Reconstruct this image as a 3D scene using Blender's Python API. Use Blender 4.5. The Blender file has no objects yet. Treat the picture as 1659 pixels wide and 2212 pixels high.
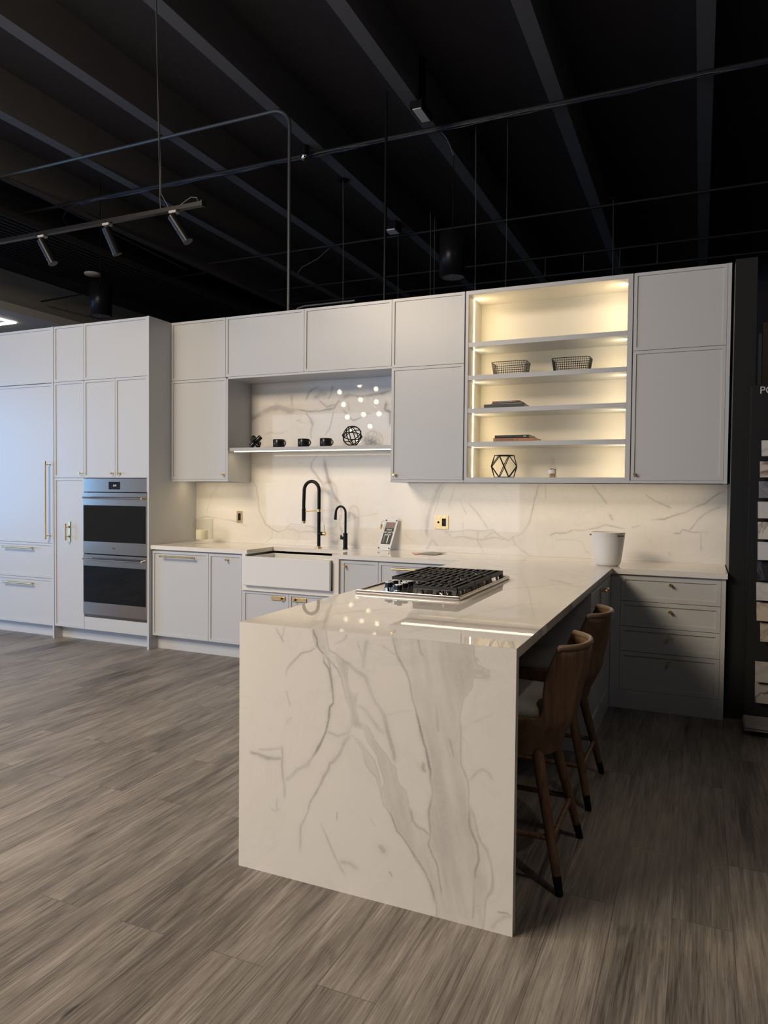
import bpy, bmesh, math, random
import numpy as np
from mathutils import Vector, Matrix

# ------------------------------------------------------------------ camera, world, light
SC = bpy.context.scene
COL = SC.collection
F_PX, W_PX, H_PX = 1548.56, 1659, 2212
CAM = Vector((4.3596, -5.4946, 1.4013))
YAW, PITCH, ROLL = math.radians(23.7545), math.radians(-1.6547), math.radians(0.5551)
cf = Vector((-math.sin(YAW)*math.cos(PITCH), math.cos(YAW)*math.cos(PITCH), math.sin(PITCH)))
cr = Vector((math.cos(YAW), math.sin(YAW), 0)); cu = cr.cross(cf)
cr2 = math.cos(ROLL)*cr + math.sin(ROLL)*cu
cu2 = -math.sin(ROLL)*cr + math.cos(ROLL)*cu
cam_data = bpy.data.cameras.new('camera')
cam_data.sensor_fit = 'HORIZONTAL'; cam_data.sensor_width = 36.0
cam_data.lens = F_PX / W_PX * 36.0
cam_data.clip_start = 0.05; cam_data.clip_end = 100
cam = bpy.data.objects.new('camera', cam_data); COL.objects.link(cam)
M = Matrix.Identity(4)
for i in range(3):
    M[i][0] = cr2[i]; M[i][1] = cu2[i]; M[i][2] = -cf[i]; M[i][3] = CAM[i]
cam.matrix_world = M
SC.camera = cam

SC.view_settings.view_transform = 'Standard'
SC.view_settings.look = 'None'
SC.view_settings.exposure = 0.95
SC.view_settings.gamma = 1.0
SC.view_settings.use_curve_mapping = False

world = bpy.data.worlds.new('world'); SC.world = world; world.use_nodes = True
wb = world.node_tree.nodes['Background']
wb.inputs[0].default_value = (0.55, 0.7, 1.0, 1); wb.inputs[1].default_value = 0.25

def area(name, loc, target, sx, sy, power, color):
    d = bpy.data.lights.new(name, 'AREA'); d.shape = 'RECTANGLE'; d.size = sx; d.size_y = sy
    d.energy = power; d.color = color
    o = bpy.data.objects.new(name, d); COL.objects.link(o); o.location = loc
    o.rotation_euler = (Vector(target) - Vector(loc)).to_track_quat('-Z', 'Y').to_euler()
    return o
DAY = (0.17, 0.49, 1.0); NEUT = (1.0, 0.82, 0.61); WARM = (1.0, 0.77, 0.43)
# daylight in the two shop windows (left wall, front wall) behind the photographer
area('daylight_left_window', (-6.95, -4.55, 1.75), (0, -4.55, 1.75), 2.9, 2.6, 112, DAY)
area('daylight_front_window', (-2.6, -10.3, 1.9), (-2.0, 0, 1.2), 6.5, 2.8, 62, (0.86, 0.92, 1.0))
# the showroom's ceiling fixtures over the open floor, then an added aisle fill
area('ceiling_light_open_floor', (-0.6, -5.2, 4.5), (-0.6, -5.0, 0), 2.4, 1.0, 95, NEUT)
area('ceiling_light_near_entrance', (-0.1, -7.1, 4.5), (1.3, -3.2, 0.3), 2.4, 1.0, 122, NEUT)
area('added_fill_right_aisle', (6.4, -4.2, 4.6), (5.2, -2.2, 0), 1.6, 0.8, 4.5, (1.0, 0.93, 0.85))  # added fill, not a known fixture: lifts the dark drawers, stools and end panel
s_ = bpy.data.lights.new('track_lamp_right_aisle', 'SPOT'); s_.energy = 30; s_.color = NEUT; s_.spot_size = math.radians(46); s_.spot_blend = 0.6; s_.shadow_soft_size = 0.05
so = bpy.data.objects.new('track_lamp_right_aisle', s_); COL.objects.link(so); so.location = (5.2, -4.0, 4.6)
so.rotation_euler = (Vector((4.75, -3.4, 0)) - so.location).to_track_quat('-Z', 'Y').to_euler()

# ------------------------------------------------------------------ materials
def mat(name, color=(0.8, 0.8, 0.8), rough=0.5, metal=0.0, emit=None, estr=0.0, trans=0.0, ior=1.45, alpha=1.0, spec=None, coat=0.0):
    m = bpy.data.materials.new(name); m.use_nodes = True
    b = m.node_tree.nodes['Principled BSDF']
    b.inputs['Base Color'].default_value = (*color, 1)
    b.inputs['Roughness'].default_value = rough; b.inputs['Metallic'].default_value = metal
    b.inputs['Transmission Weight'].default_value = trans; b.inputs['IOR'].default_value = ior
    if spec is not None: b.inputs['Specular IOR Level'].default_value = spec
    if coat: b.inputs['Coat Weight'].default_value = coat
    if emit:
        b.inputs['Emission Color'].default_value = (*emit, 1); b.inputs['Emission Strength'].default_value = estr
    return m
class NT:
    def __init__(s, m): s.t = m.node_tree; s.n = s.t.nodes; s.l = s.t.links; s.b = s.n['Principled BSDF']
    def add(s, typ, **kw):
        n = s.n.new(typ)
        for k, v in kw.items(): setattr(n, k, v)
        return n
    def link(s, a, b): s.l.new(a, b)
    def math(s, op, a, b=None, clamp=False):
        n = s.add('ShaderNodeMath', operation=op); n.use_clamp = clamp
        for i, x in enumerate((a, b)):
            if x is None: continue
            if isinstance(x, (int, float)): n.inputs[i].default_value = x
            else: s.link(x, n.inputs[i])
        return n.outputs[0]
    def mix(s, f, a, b, blend='MIX'):
        n = s.add('ShaderNodeMix', data_type='RGBA', blend_type=blend)
        for i, x in ((0, f), (6, a), (7, b)):
            if isinstance(x, (int, float)): n.inputs[i].default_value = x
            elif isinstance(x, tuple): n.inputs[i].default_value = (*x, 1)
            else: s.link(x, n.inputs[i])
        return n.outputs[2]
    def coords(s, scale=(1, 1, 1), which='Object'):
        tc = s.add('ShaderNodeTexCoord'); mp = s.add('ShaderNodeMapping'); mp.inputs['Scale'].default_value = scale
        s.link(tc.outputs[which], mp.inputs[0]); return mp.outputs[0]
    def noise(s, vec, scale, detail=4, rough=0.5, dist=0.0):
        n = s.add('ShaderNodeTexNoise'); s.link(vec, n.inputs['Vector']); n.inputs['Scale'].default_value = scale
        n.inputs['Detail'].default_value = detail; n.inputs['Roughness'].default_value = rough; n.inputs['Distortion'].default_value = dist
        return n.outputs['Fac']
    def ramp(s, fac, stops):
        n = s.add('ShaderNodeValToRGB'); s.link(fac, n.inputs[0]); e = n.color_ramp.elements
        while len(e) < len(stops): e.new(0.5)
        for i, (p, c) in enumerate(stops): e[i].position = p; e[i].color = (*c, 1) if isinstance(c, tuple) else (c, c, c, 1)
        return n.outputs[0]
    def bump(s, h, strength=0.2, dist=0.002):
        n = s.add('ShaderNodeBump'); n.inputs['Strength'].default_value = strength; n.inputs['Distance'].default_value = dist
        s.link(h, n.inputs['Height']); s.link(n.outputs[0], s.b.inputs['Normal'])

PAINT = mat('satin_greige_paint', (0.535, 0.55, 0.575), 0.30)
t = NT(PAINT); t.bump(t.noise(t.coords(), 260, 2), 0.05, 0.0006)
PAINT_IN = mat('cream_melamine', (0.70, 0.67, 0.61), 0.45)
GAP = mat('dark_gap', (0.03, 0.03, 0.03), 0.8)
BRASS = mat('brushed_brass', (0.78, 0.56, 0.27), 0.28, 1.0)
t = NT(BRASS); t.bump(t.noise(t.coords((40, 40, 400)), 4, 2), 0.1, 0.0005)
BRASS_K = mat('knurled_brass', (0.72, 0.55, 0.30), 0.34, 1.0)
t = NT(BRASS_K); ck = t.add('ShaderNodeTexChecker'); t.link(t.coords(), ck.inputs[0]); ck.inputs['Scale'].default_value = 420; t.bump(ck.outputs['Fac'], 0.5, 0.0008)
STEEL = mat('brushed_steel', (0.54, 0.47, 0.41), 0.18, 1.0)
t = NT(STEEL); t.bump(t.noise(t.coords((3, 3, 500)), 3, 3), 0.02, 0.0002)
CHROME = mat('chrome', (0.75, 0.75, 0.76), 0.08, 1.0)
OVEN_GLASS = mat('black_oven_glass', (0.006, 0.007, 0.009), 0.03)
DISPLAY = mat('oven_display', (0.01, 0.012, 0.018), 0.1)
DIGITS = mat('display_digits', (0.6, 0.7, 0.9), 0.5, emit=(0.65, 0.75, 1.0), estr=0.3)
BLACK_M = mat('matte_black_metal', (0.007, 0.0075, 0.009), 0.34, spec=0.22)
BLACK_C = mat('black_ceramic', (0.01, 0.011, 0.013), 0.28)
IRON = mat('cast_iron', (0.02, 0.02, 0.021), 0.5)
t = NT(IRON); t.bump(t.noise(t.coords(), 500, 2), 0.2, 0.0005)
CERAMIC = mat('white_fireclay', (0.74, 0.74, 0.74), 0.15)
BUCKET = mat('matte_white_ceramic', (0.78, 0.76, 0.75), 0.5)
WAX = mat('ivory_wax', (0.85, 0.78, 0.6), 0.5)
LEDM = mat('warm_led_strip', (1, 1, 1), 0.5, emit=(1.0, 0.86, 0.60), estr=2.2)
LEDS = mat('shelf_led_strip', (1, 1, 1), 0.5, emit=(1.0, 0.90, 0.66), estr=3.5)
LEDC = mat('cool_led_tube', (1, 1, 1), 0.5, emit=(1.0, 0.96, 0.85), estr=6.0)
BULB = mat('globe_bulb', (1, 1, 1), 0.5, emit=(1.0, 0.88, 0.62), estr=14.0)
LENS_D = mat('lamp_diffuser', (0.8, 0.72, 0.66), 0.5)
LENS_W = mat('opal_lens', (0.35, 0.33, 0.32), 0.5)
BLKWALL = mat('black_gloss_laminate', (0.018, 0.019, 0.021), 0.3)
def glass(name, tint=(1, 1, 1), amt=0.12):
    m = bpy.data.materials.new(name); m.use_nodes = True; nt = m.node_tree; nt.nodes.clear()
    out = nt.nodes.new('ShaderNodeOutputMaterial'); mx = nt.nodes.new('ShaderNodeMixShader')
    tr = nt.nodes.new('ShaderNodeBsdfTransparent'); tr.inputs[0].default_value = (*tint, 1)
    gl = nt.nodes.new('ShaderNodeBsdfGlossy'); gl.inputs['Roughness'].default_value = 0.03
    fr = nt.nodes.new('ShaderNodeLayerWeight'); fr.inputs[0].default_value = 0.5
    pw = nt.nodes.new('ShaderNodeMath'); pw.operation = 'POWER'; pw.inputs[1].default_value = 5.0
    ad = nt.nodes.new('ShaderNodeMath'); ad.operation = 'MULTIPLY_ADD'; ad.inputs[1].default_value = 0.6; ad.inputs[2].default_value = amt; ad.use_clamp = True
    nt.links.new(fr.outputs['Facing'], pw.inputs[0]); nt.links.new(pw.outputs[0], ad.inputs[0]); nt.links.new(ad.outputs[0], mx.inputs[0])
    nt.links.new(tr.outputs[0], mx.inputs[1]); nt.links.new(gl.outputs[0], mx.inputs[2]); nt.links.new(mx.outputs[0], out.inputs[0])
    return m
GLASS = glass('clear_glass', (0.965, 0.97, 0.955), 0.0)
PANE = glass('window_pane', (0.95, 0.97, 1.0), 0.0)

def marble_material(name, rough, base=(0.80, 0.768, 0.722)):
    m = mat(name, base, rough); t = NT(m)
    at = t.add('ShaderNodeAttribute', attribute_name='vein'); v = t.coords()
    fine = t.noise(v, 90, 5, 0.6)
    k = t.math('MULTIPLY', at.outputs['Fac'], t.math('ADD', t.math('MULTIPLY', fine, 0.7), 0.65), True)
    # faint clouding everywhere + thin wandering veins for the edges
    w = t.noise(v, 2.2, 6, 0.62, 0.6); a = t.math('ABSOLUTE', t.math('SUBTRACT', w, 0.5))
    thin = t.math('MULTIPLY', t.math('SUBTRACT', 1.0, t.math('MULTIPLY', a, 38), True), t.math('MULTIPLY', t.noise(v, 1.3, 2), 0.09))
    tot = t.math('ADD', k, thin, True)
    cloud = t.noise(v, 3.0, 4)
    bs = t.mix(cloud, tuple(c*0.97 for c in base), tuple(min(1, c*1.03) for c in base))
    t.link(t.mix(tot, bs, (0.27, 0.245, 0.235)), t.b.inputs['Base Color'])
    return m
MARBLE = marble_material('polished_marble', 0.018)
MARBLE_F = marble_material('satin_marble', 0.22)
MARBLE_G = marble_material('grey_marble', 0.12, (0.47, 0.455, 0.44))
DUCT = mat('black_duct', (0.03, 0.03, 0.034), 0.7)

def wood_material(name, c1, c2, rough, scale=(30, 30, 2.2), bump=0.25):
    m = mat(name, c1, rough); t = NT(m); v = t.coords(scale)
    n1 = t.noise(v, 1.0, 6, 0.65, 0.8); n2 = t.noise(t.coords(tuple(s*4 for s in scale)), 1.5, 3)
    f = t.math('ADD', t.math('MULTIPLY', n1, 0.7), t.math('MULTIPLY', n2, 0.3))
    t.link(t.ramp(f, [(0.32, c1), (0.68, c2)]), t.b.inputs['Base Color']); t.bump(f, bump, 0.0015)
    return m
WALNUT = wood_material('oiled_walnut', (0.085, 0.045, 0.026), (0.26, 0.155, 0.092), 0.42)
LEATHER = mat('tan_leather', (0.20, 0.145, 0.095), 0.33)
t = NT(LEATHER); t.bump(t.noise(t.coords(), 160, 4), 0.5, 0.002)
FABRIC = mat('grey_fabric', (0.34, 0.335, 0.33), 0.9)
t = NT(FABRIC); t.bump(t.noise(t.coords(), 420, 2), 0.4, 0.001)

def floor_material():
    m = mat('vinyl_plank_floor', (0.1, 0.09, 0.08), 0.42); t = NT(m)
    tc = t.add('ShaderNodeTexCoord'); sx = t.add('ShaderNodeSeparateXYZ'); t.link(tc.outputs['Object'], sx.inputs[0])
    cb = t.add('ShaderNodeCombineXYZ'); t.link(sx.outputs[1], cb.inputs[0]); t.link(sx.outputs[0], cb.inputs[1])
    br = t.add('ShaderNodeTexBrick'); t.link(cb.outputs[0], br.inputs[0])
    br.offset = 0.37; br.offset_frequency = 2; br.squash = 1.0
    br.inputs['Color1'].default_value = (0, 0, 0, 1); br.inputs['Color2'].default_value = (1, 1, 1, 1); br.inputs['Mortar'].default_value = (0.5, 0.5, 0.5, 1)
    br.inputs['Scale'].default_value = 1.0; br.inputs['Brick Width'].default_value = 1.22; br.inputs['Row Height'].default_value = 0.182
    br.inputs['Mortar Size'].default_value = 0.0012; br.inputs['Mortar Smooth'].default_value = 0.1; br.inputs['Bias'].default_value = 0.0
    rnd = br.outputs['Color']; mortar = br.outputs['Fac']
    # each plank shifts its own grain
    off = t.add('ShaderNodeVectorMath', operation='SCALE'); t.link(rnd, off.inputs[0]); off.inputs['Scale'].default_value = 37.0
    def grain(sc, s, d, r, dist):
        mp = t.add('ShaderNodeMapping'); mp.inputs['Scale'].default_value = sc; t.link(tc.outputs['Object'], mp.inputs[0])
        ad = t.add('ShaderNodeVectorMath', operation='ADD'); t.link(mp.outputs[0], ad.inputs[0]); t.link(off.outputs[0], ad.inputs[1])
        return t.noise(ad.outputs[0], s, d, r, dist)
    g1 = grain((24, 1.7, 1), 1.0, 7, 0.64, 1.3); g2 = grain((190, 4.5, 1), 1.0, 4, 0.6, 0.9); g3 = grain((5, 1.3, 1), 1.0, 4, 0.55, 0.6)
    g4 = grain((9, 3.2, 1), 1.0, 3, 0.5, 0.3)
    f = t.math('ADD', t.math('MULTIPLY', g1, 0.36), t.math('ADD', t.math('MULTIPLY', g2, 0.38), t.math('MULTIPLY', g3, 0.26)))
    f = t.math('SUBTRACT', f, t.math('MULTIPLY', t.math('SUBTRACT', g4, 0.70, True), 1.6))
    sc = t.add('ShaderNodeSeparateColor'); t.link(rnd, sc.inputs[0])
    f = t.math('ADD', f, t.math('MULTIPLY', t.math('SUBTRACT', sc.outputs[0], 0.5), 0.055))
    col = t.ramp(f, [(0.36, (0.055, 0.047, 0.041)), (0.47, (0.165, 0.146, 0.130)), (0.53, (0.235, 0.21, 0.19)), (0.67, (0.41, 0.375, 0.34))])
    col = t.mix(t.math('MULTIPLY', mortar, 0.5), col, (0.012, 0.010, 0.009))
    t.link(col, t.b.inputs['Base Color'])
    t.link(t.math('ADD', t.math('MULTIPLY', g2, 0.25), 0.30), t.b.inputs['Roughness'])
    t.bump(t.math('SUBTRACT', f, t.math('MULTIPLY', mortar, 0.5)), 0.35, 0.003)
    return m
FLOOR = floor_material()
CEIL = mat('black_painted_deck', (0.052, 0.049, 0.062), 0.9)
t = NT(CEIL); t.bump(t.noise(t.coords(), 14, 5), 0.3, 0.01)
BEAM = mat('black_painted_beam', (0.135, 0.128, 0.130), 0.7)
PIPE = mat('dark_grey_pipe', (0.011, 0.012, 0.014), 0.6)
GALV = mat('galvanised_tube', (0.09, 0.10, 0.105), 0.4, 0.5)
CABLE = mat('dark_cable', (0.02, 0.025, 0.045), 0.4)
CABLE_W = mat('pale_wire', (0.085, 0.085, 0.09), 0.5)
WALLD = mat('charcoal_wall', (0.035, 0.035, 0.04), 0.8)
WALLW = mat('pale_wall', (0.62, 0.58, 0.53), 0.8)
SOFF = mat('white_soffit', (0.42, 0.41, 0.40), 0.7)
def tile_mat(name, base, vein, rough=0.35, amount=0.5):
    m = mat(name, base, rough); t = NT(m); v = t.coords()
    a = t.math('ABSOLUTE', t.math('SUBTRACT', t.noise(v, 5.0, 5, 0.6, 0.8), 0.5))
    t.link(t.mix(t.math('MULTIPLY', t.math('SUBTRACT', 1.0, t.math('MULTIPLY', a, 22), True), amount), base, vein), t.b.inputs['Base Color'])
    return m

# ------------------------------------------------------------------ geometry helpers
class MB:
    def __init__(s): s.v = []; s.f = []; s.sm = []
    def add(s, vs, fs, smooth=False):
        o = len(s.v); s.v += [tuple(p) for p in vs]; s.f += [tuple(i + o for i in f) for f in fs]; s.sm += [smooth]*len(fs); return s
    def box(s, x0, x1, y0, y1, z0, z1):
        x0, x1 = min(x0, x1), max(x0, x1); y0, y1 = min(y0, y1), max(y0, y1); z0, z1 = min(z0, z1), max(z0, z1)
        return s.add([(x0,y0,z0),(x1,y0,z0),(x1,y1,z0),(x0,y1,z0),(x0,y0,z1),(x1,y0,z1),(x1,y1,z1),(x0,y1,z1)],
            [(0,3,2,1),(4,5,6,7),(0,1,5,4),(1,2,6,5),(2,3,7,6),(3,0,4,7)])
    def cyl(s, p0, p1, r0, r1=None, n=16, caps=True):
        r1 = r0 if r1 is None else r1; p0 = Vector(p0); p1 = Vector(p1); d = (p1-p0).normalized()
        a = d.orthogonal().normalized(); b = d.cross(a); vs = []
        for p, r in ((p0, r0), (p1, r1)):
            for i in range(n):
                w = 2*math.pi*i/n; vs.append(p + (a*math.cos(w) + b*math.sin(w))*r)
        s.add(vs, [(i, (i+1) % n, n+(i+1) % n, n+i) for i in range(n)], True)
        if caps: s.add(vs, [tuple(range(n))[::-1], tuple(range(n, 2*n))])
        return s
    def tube(s, pts, r, n=10, closed=False):
        pts = [Vector(p) for p in pts]; m = len(pts); vs = []; rr = r if isinstance(r, (list, tuple)) else [r]*m
        a = None
        for i in range(m):
            if closed: d = (pts[(i+1) % m]-pts[i-1]).normalized()
            else: d = (pts[min(i+1, m-1)]-pts[max(i-1, 0)]).normalized()
            if a is None: a = d.orthogonal().normalized()
            else:
                a = (a - d*a.dot(d))
                a = a.normalized() if a.length > 1e-6 else d.orthogonal().normalized()
            b = d.cross(a)
            for k in range(n):
                w = 2*math.pi*k/n; vs.append(pts[i] + (a*math.cos(w)+b*math.sin(w))*rr[i])
        fs = []
        for i in range(m if closed else m-1):
            j = (i+1) % m
            for k in range(n): fs.append((i*n+k, i*n+(k+1) % n, j*n+(k+1) % n, j*n+k))
        s.add(vs, fs, True)
        if not closed: s.add([vs[k] for k in range(n)] + [vs[(m-1)*n+k] for k in range(n)], [tuple(range(n))[::-1], tuple(range(n, 2*n))])
        return s
    def lathe(s, prof, c, n=32, axis='z'):
        vs = []; m = len(prof)
        for r, h in prof:
            for i in range(n):
                w = 2*math.pi*i/n; vs.append((c[0]+r*math.cos(w), c[1]+r*math.sin(w), c[2]+h))
        return s.add(vs, [(j*n+i, j*n+(i+1) % n, (j+1)*n+(i+1) % n, (j+1)*n+i) for j in range(m-1) for i in range(n)], True)
    def build(s, name, m, parent=None, bevel=0.0, origin=True, seg=2):
        me = bpy.data.meshes.new(name); vs = np.array(s.v, dtype=float); off = Vector((0, 0, 0))
        if parent is None and origin:
            lo, hi = vs.min(0), vs.max(0); off = Vector(((lo[0]+hi[0])/2, (lo[1]+hi[1])/2, lo[2]))
            vs = vs - np.array(off)
        me.from_pydata(vs.tolist(), [], s.f); me.validate(); me.update()
        if len(me.polygons) == len(s.sm): me.polygons.foreach_set('use_smooth', s.sm)
        for mm in (m if isinstance(m, (list, tuple)) else [m]): me.materials.append(mm)
        o = bpy.data.objects.new(name, me); COL.objects.link(o); o.location = off
        if parent is not None: attach(o, parent)
        if bevel:
            b = o.modifiers.new('bevel', 'BEVEL'); b.width = bevel; b.segments = seg; b.limit_method = 'ANGLE'; b.angle_limit = math.radians(50)
        return o
WORLD_OF = {}
def attach(o, parent):
    off = Vector((0, 0, 0)); p = parent
    while p is not None: off += p.location; p = p.parent
    o.parent = parent; o.location = o.location - off
def tag(o, label=None, cat=None, group=None, kind=None):
    if label: o['label'] = label
    if cat: o['category'] = cat
    if group: o['group'] = group
    if kind: o['kind'] = kind
    return o
def thing(name, loc, label, cat, group=None):
    o = bpy.data.objects.new(name, None); COL.objects.link(o); o.location = loc; o.empty_display_size = 0.1
    return tag(o, label, cat, group)
def copy_tree(o, parent=None):
    c = o.copy(); COL.objects.link(c); c.parent = parent
    for ch in list(o.children): copy_tree(ch, c)
    return c
def struct(name, mb, m, **k):
    o = mb.build(name, m, **k); o['kind'] = 'structure'; return o

# one skinny-shaker front: flat recessed panel inside a slim raised border.
def front(parent, name, u0, u1, z0, z1, f, m=None, axis='y', rail=0.021, th=0.02, rec=0.008):
    g = 0.0016; u0 += g; u1 -= g; z0 += g; z1 -= g
    b = MB()
    def q(ua, ub, za, zb, d0, d1):
        if axis == 'y': b.box(ua, ub, f+d0, f+d1, za, zb)
        else: b.box(f-d1, f-d0, ua, ub, za, zb)
    if rail:
        q(u0+rail, u1-rail, z0+rail, z1-rail, rec, th)
        q(u0, u0+rail, z0, z1, 0, th); q(u1-rail, u1, z0, z1, 0, th)
        q(u0+rail, u1-rail, z1-rail, z1, 0, th); q(u0+rail, u1-rail, z0, z0+rail, 0, th)
    else: q(u0, u1, z0, z1, 0, th)
    return b.build(name, m or PAINT, parent)
def bar_h(parent, x0, x1, z, yf, st=0.038, r=0.0075, name='handle'):
    b = MB(); y = yf - st
    b.cyl((x0+0.02, y, z), (x1-0.02, y, z), r, n=14); h = b.build(name, BRASS_K, parent)
    for xa, xb in ((x0, x0+0.02), (x1-0.02, x1)): MB().cyl((xa, y, z), (xb, y, z), r*1.12, n=14).build('end_cap', BRASS, h)
    for x in (x0+0.03, x1-0.03):
        MB().cyl((x, y, z), (x, yf, z), 0.0048, n=12).cyl((x, yf-0.003, z), (x, yf, z), 0.009, n=14).build('post', BRASS, h)
    return h
def bar_v(parent, x, z0, z1, yf, st=0.045, r=0.0085, name='handle', plate=None):
    y = yf - st
    h = MB().cyl((x, y, z0+0.022), (x, y, z1-0.022), r, n=14).build(name, BRASS_K, parent)
    for za, zb in ((z0, z0+0.022), (z1-0.022, z1)): MB().cyl((x, y, za), (x, y, zb), r*1.12, n=14).build('end_cap', BRASS, h)
    for z in (z0+0.032, z1-0.032):
        MB().cyl((x, y, z), (x, yf, z), 0.005, n=12).cyl((x, yf-0.003, z), (x, yf, z), 0.010, n=14).build('post', BRASS, h)
    if plate: MB().box(x-0.010, x+0.010, yf-0.003, yf, plate[0], plate[1]).build('backplate', BRASS, h, bevel=0.001)
    return h
def knob(parent, x, z, yf, L=0.033, plate=None, axis='y'):
    def p(d): return (x, yf-d, z) if axis == 'y' else (yf+d, x, z)
    b = MB(); b.cyl(p(0), p(0.003), 0.010, n=16).cyl(p(0), p(L*0.45), 0.0045, n=12).cyl(p(L*0.42), p(L*0.92), 0.0085, n=16).cyl(p(L*0.92), p(L), 0.0093, 0.0078, n=16)
    k = b.build('knob', BRASS, parent)
    if plate:
        s_ = MB().box(x+plate[0], x+plate[1], yf-0.003, yf-0.0001, z-0.016, z+0.016).build('backplate', BRASS, k, bevel=0.001)
        MB().cyl((x+plate[0]+0.012, yf-0.004, z), (x+plate[0]+0.012, yf-0.003, z), 0.004, n=10).cyl((x+plate[1]-0.012, yf-0.004, z), (x+plate[1]-0.012, yf-0.003, z), 0.004, n=10).build('screw', STEEL, k)
    return k

# value noise and vein fields evaluated on mesh points
def vnoise(u, v, scale, seed):
    rs = np.random.RandomState(seed); tab = rs.rand(64, 64)
    a = u*scale; b = v*scale; i = np.floor(a).astype(int); j = np.floor(b).astype(int); fa = a-i; fb = b-j
    fa = fa*fa*(3-2*fa); fb = fb*fb*(3-2*fb)
    g = lambda p, q: tab[p % 64, q % 64]
    return (g(i, j)*(1-fa)*(1-fb)+g(i+1, j)*fa*(1-fb)+g(i, j+1)*(1-fa)*fb+g(i+1, j+1)*fa*fb)-0.5
def fbm(u, v, scale, seed, oct=4):
    s = 0; a = 1
    for k in range(oct): s = s + a*vnoise(u, v, scale*2**k, seed+k); a *= 0.5
    return s
def vein_field(u, v, lines, polys=(), warp=0.012, ws=9, seed=3):
    uu = u + warp*fbm(u, v, ws, seed); vv = v + warp*fbm(u, v, ws, seed+20)
    out = np.zeros_like(u)
    wid = 0.65 + 0.9*(fbm(u, v, 12, seed+40, 3)+0.5); stg = 0.55 + 0.9*(fbm(u, v, 7, seed+60, 3)+0.5)
    for pts, w, k in lines:
        P = np.array(pts); lo = P.min(0)-0.06; hi = P.max(0)+0.06
        m = (uu > lo[0]) & (uu < hi[0]) & (vv > lo[1]) & (vv < hi[1])
        if not m.any(): continue
        U = uu[m]; V = vv[m]; d = np.full(U.shape, 9.0); tt = np.zeros(U.shape)
        n = len(P)-1
        for i in range(n):
            a = P[i]; e = P[i+1]-a; L2 = e@e+1e-9; s = np.clip(((U-a[0])*e[0]+(V-a[1])*e[1])/L2, 0, 1)
            dd = np.hypot(U-a[0]-s*e[0], V-a[1]-s*e[1]); c = dd < d; d[c] = dd[c]; tt[c] = (i+s[c])/n
        ww = max(w, 0.0014)*wid[m]; end = np.clip(np.minimum(tt, 1-tt)*8+0.35, 0, 1)
        f = np.exp(-(d/ww)**2) + 0.22*np.exp(-(d/(ww*3.2))**2)
        out[m] = np.maximum(out[m], np.clip(f, 0, 1)*k*stg[m]*end)
    if polys:
        best = np.full(uu.shape, -9.0); kk = np.zeros(uu.shape)
        for pts, k in polys:
            P = np.array(pts); ins = np.zeros(uu.shape, bool); d = np.full(uu.shape, 9.0); n = len(P)
            for i in range(n):
                a = P[i]; b = P[(i+1) % n]; e = b-a
                c = ((a[1] > vv) != (b[1] > vv)) & (uu < (b[0]-a[0])*(vv-a[1])/(b[1]-a[1]+1e-12)+a[0]); ins ^= c
                s = np.clip(((uu-a[0])*e[0]+(vv-a[1])*e[1])/(e@e+1e-9), 0, 1); d = np.minimum(d, np.hypot(uu-a[0]-s*e[0], vv-a[1]-s*e[1]))
            sd = np.where(ins, d, -d); m = sd > best; best[m] = sd[m]; kk[m] = k
        soft = np.clip(best/0.016+0.35, 0, 1)
        streak = 0.55+0.80*(fbm(u+0.22*v, v*0.14, 26, seed+80, 4)) + 0.6*fbm(u, v, 6, seed+90, 3)
        out = np.maximum(out, soft*kk*np.clip(streak, 0.05, 1.1))
        out = np.maximum(out, np.exp(-((best-0.002)/0.0035)**2)*kk*1.0*np.clip(stg*1.1-0.2, 0, 1.1))
    return np.clip(out, 0, 1)
def veined_sheet(name, o, du, dv, nu, nv, m, parent, uv=None, lines=(), polys=(), hole=None, warp=0.012):
    """flat grid from origin o along du, dv; normal = du x dv; point attribute 'vein' holds the stone's own pattern"""
    o = np.array(o, float); du = np.array(du, float); dv = np.array(dv, float)
    a, b = np.meshgrid(np.linspace(0, 1, nu+1), np.linspace(0, 1, nv+1), indexing='xy')
    pts = o[None] + a.ravel()[:, None]*du[None] + b.ravel()[:, None]*dv[None]
    ids = np.arange((nu+1)*(nv+1)).reshape(nv+1, nu+1)
    q = np.stack([ids[:-1, :-1], ids[:-1, 1:], ids[1:, 1:], ids[1:, :-1]], -1).reshape(-1, 4)
    if hole is not None:
        cx = pts[q].mean(1); q = q[~hole(cx)]
    me = bpy.data.meshes.new(name); off = np.zeros(3)
    me.vertices.add(len(pts)); me.vertices.foreach_set('co', pts.ravel()); me.loops.add(q.size); me.loops.foreach_set('vertex_index', q.ravel())
    me.polygons.add(len(q)); me.polygons.foreach_set('loop_start', np.arange(0, q.size, 4)); me.update(calc_edges=True); me.validate()
    U, V = uv(pts) if uv else (pts[:, 0], pts[:, 2])
    at = me.attributes.new('vein', 'FLOAT', 'POINT'); at.data.foreach_set('value', vein_field(U, V, lines, polys, warp).astype(np.float32))
    me.materials.append(m); ob = bpy.data.objects.new(name, me); COL.objects.link(ob)
    if parent is not None: attach(ob, parent)
    return ob

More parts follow.
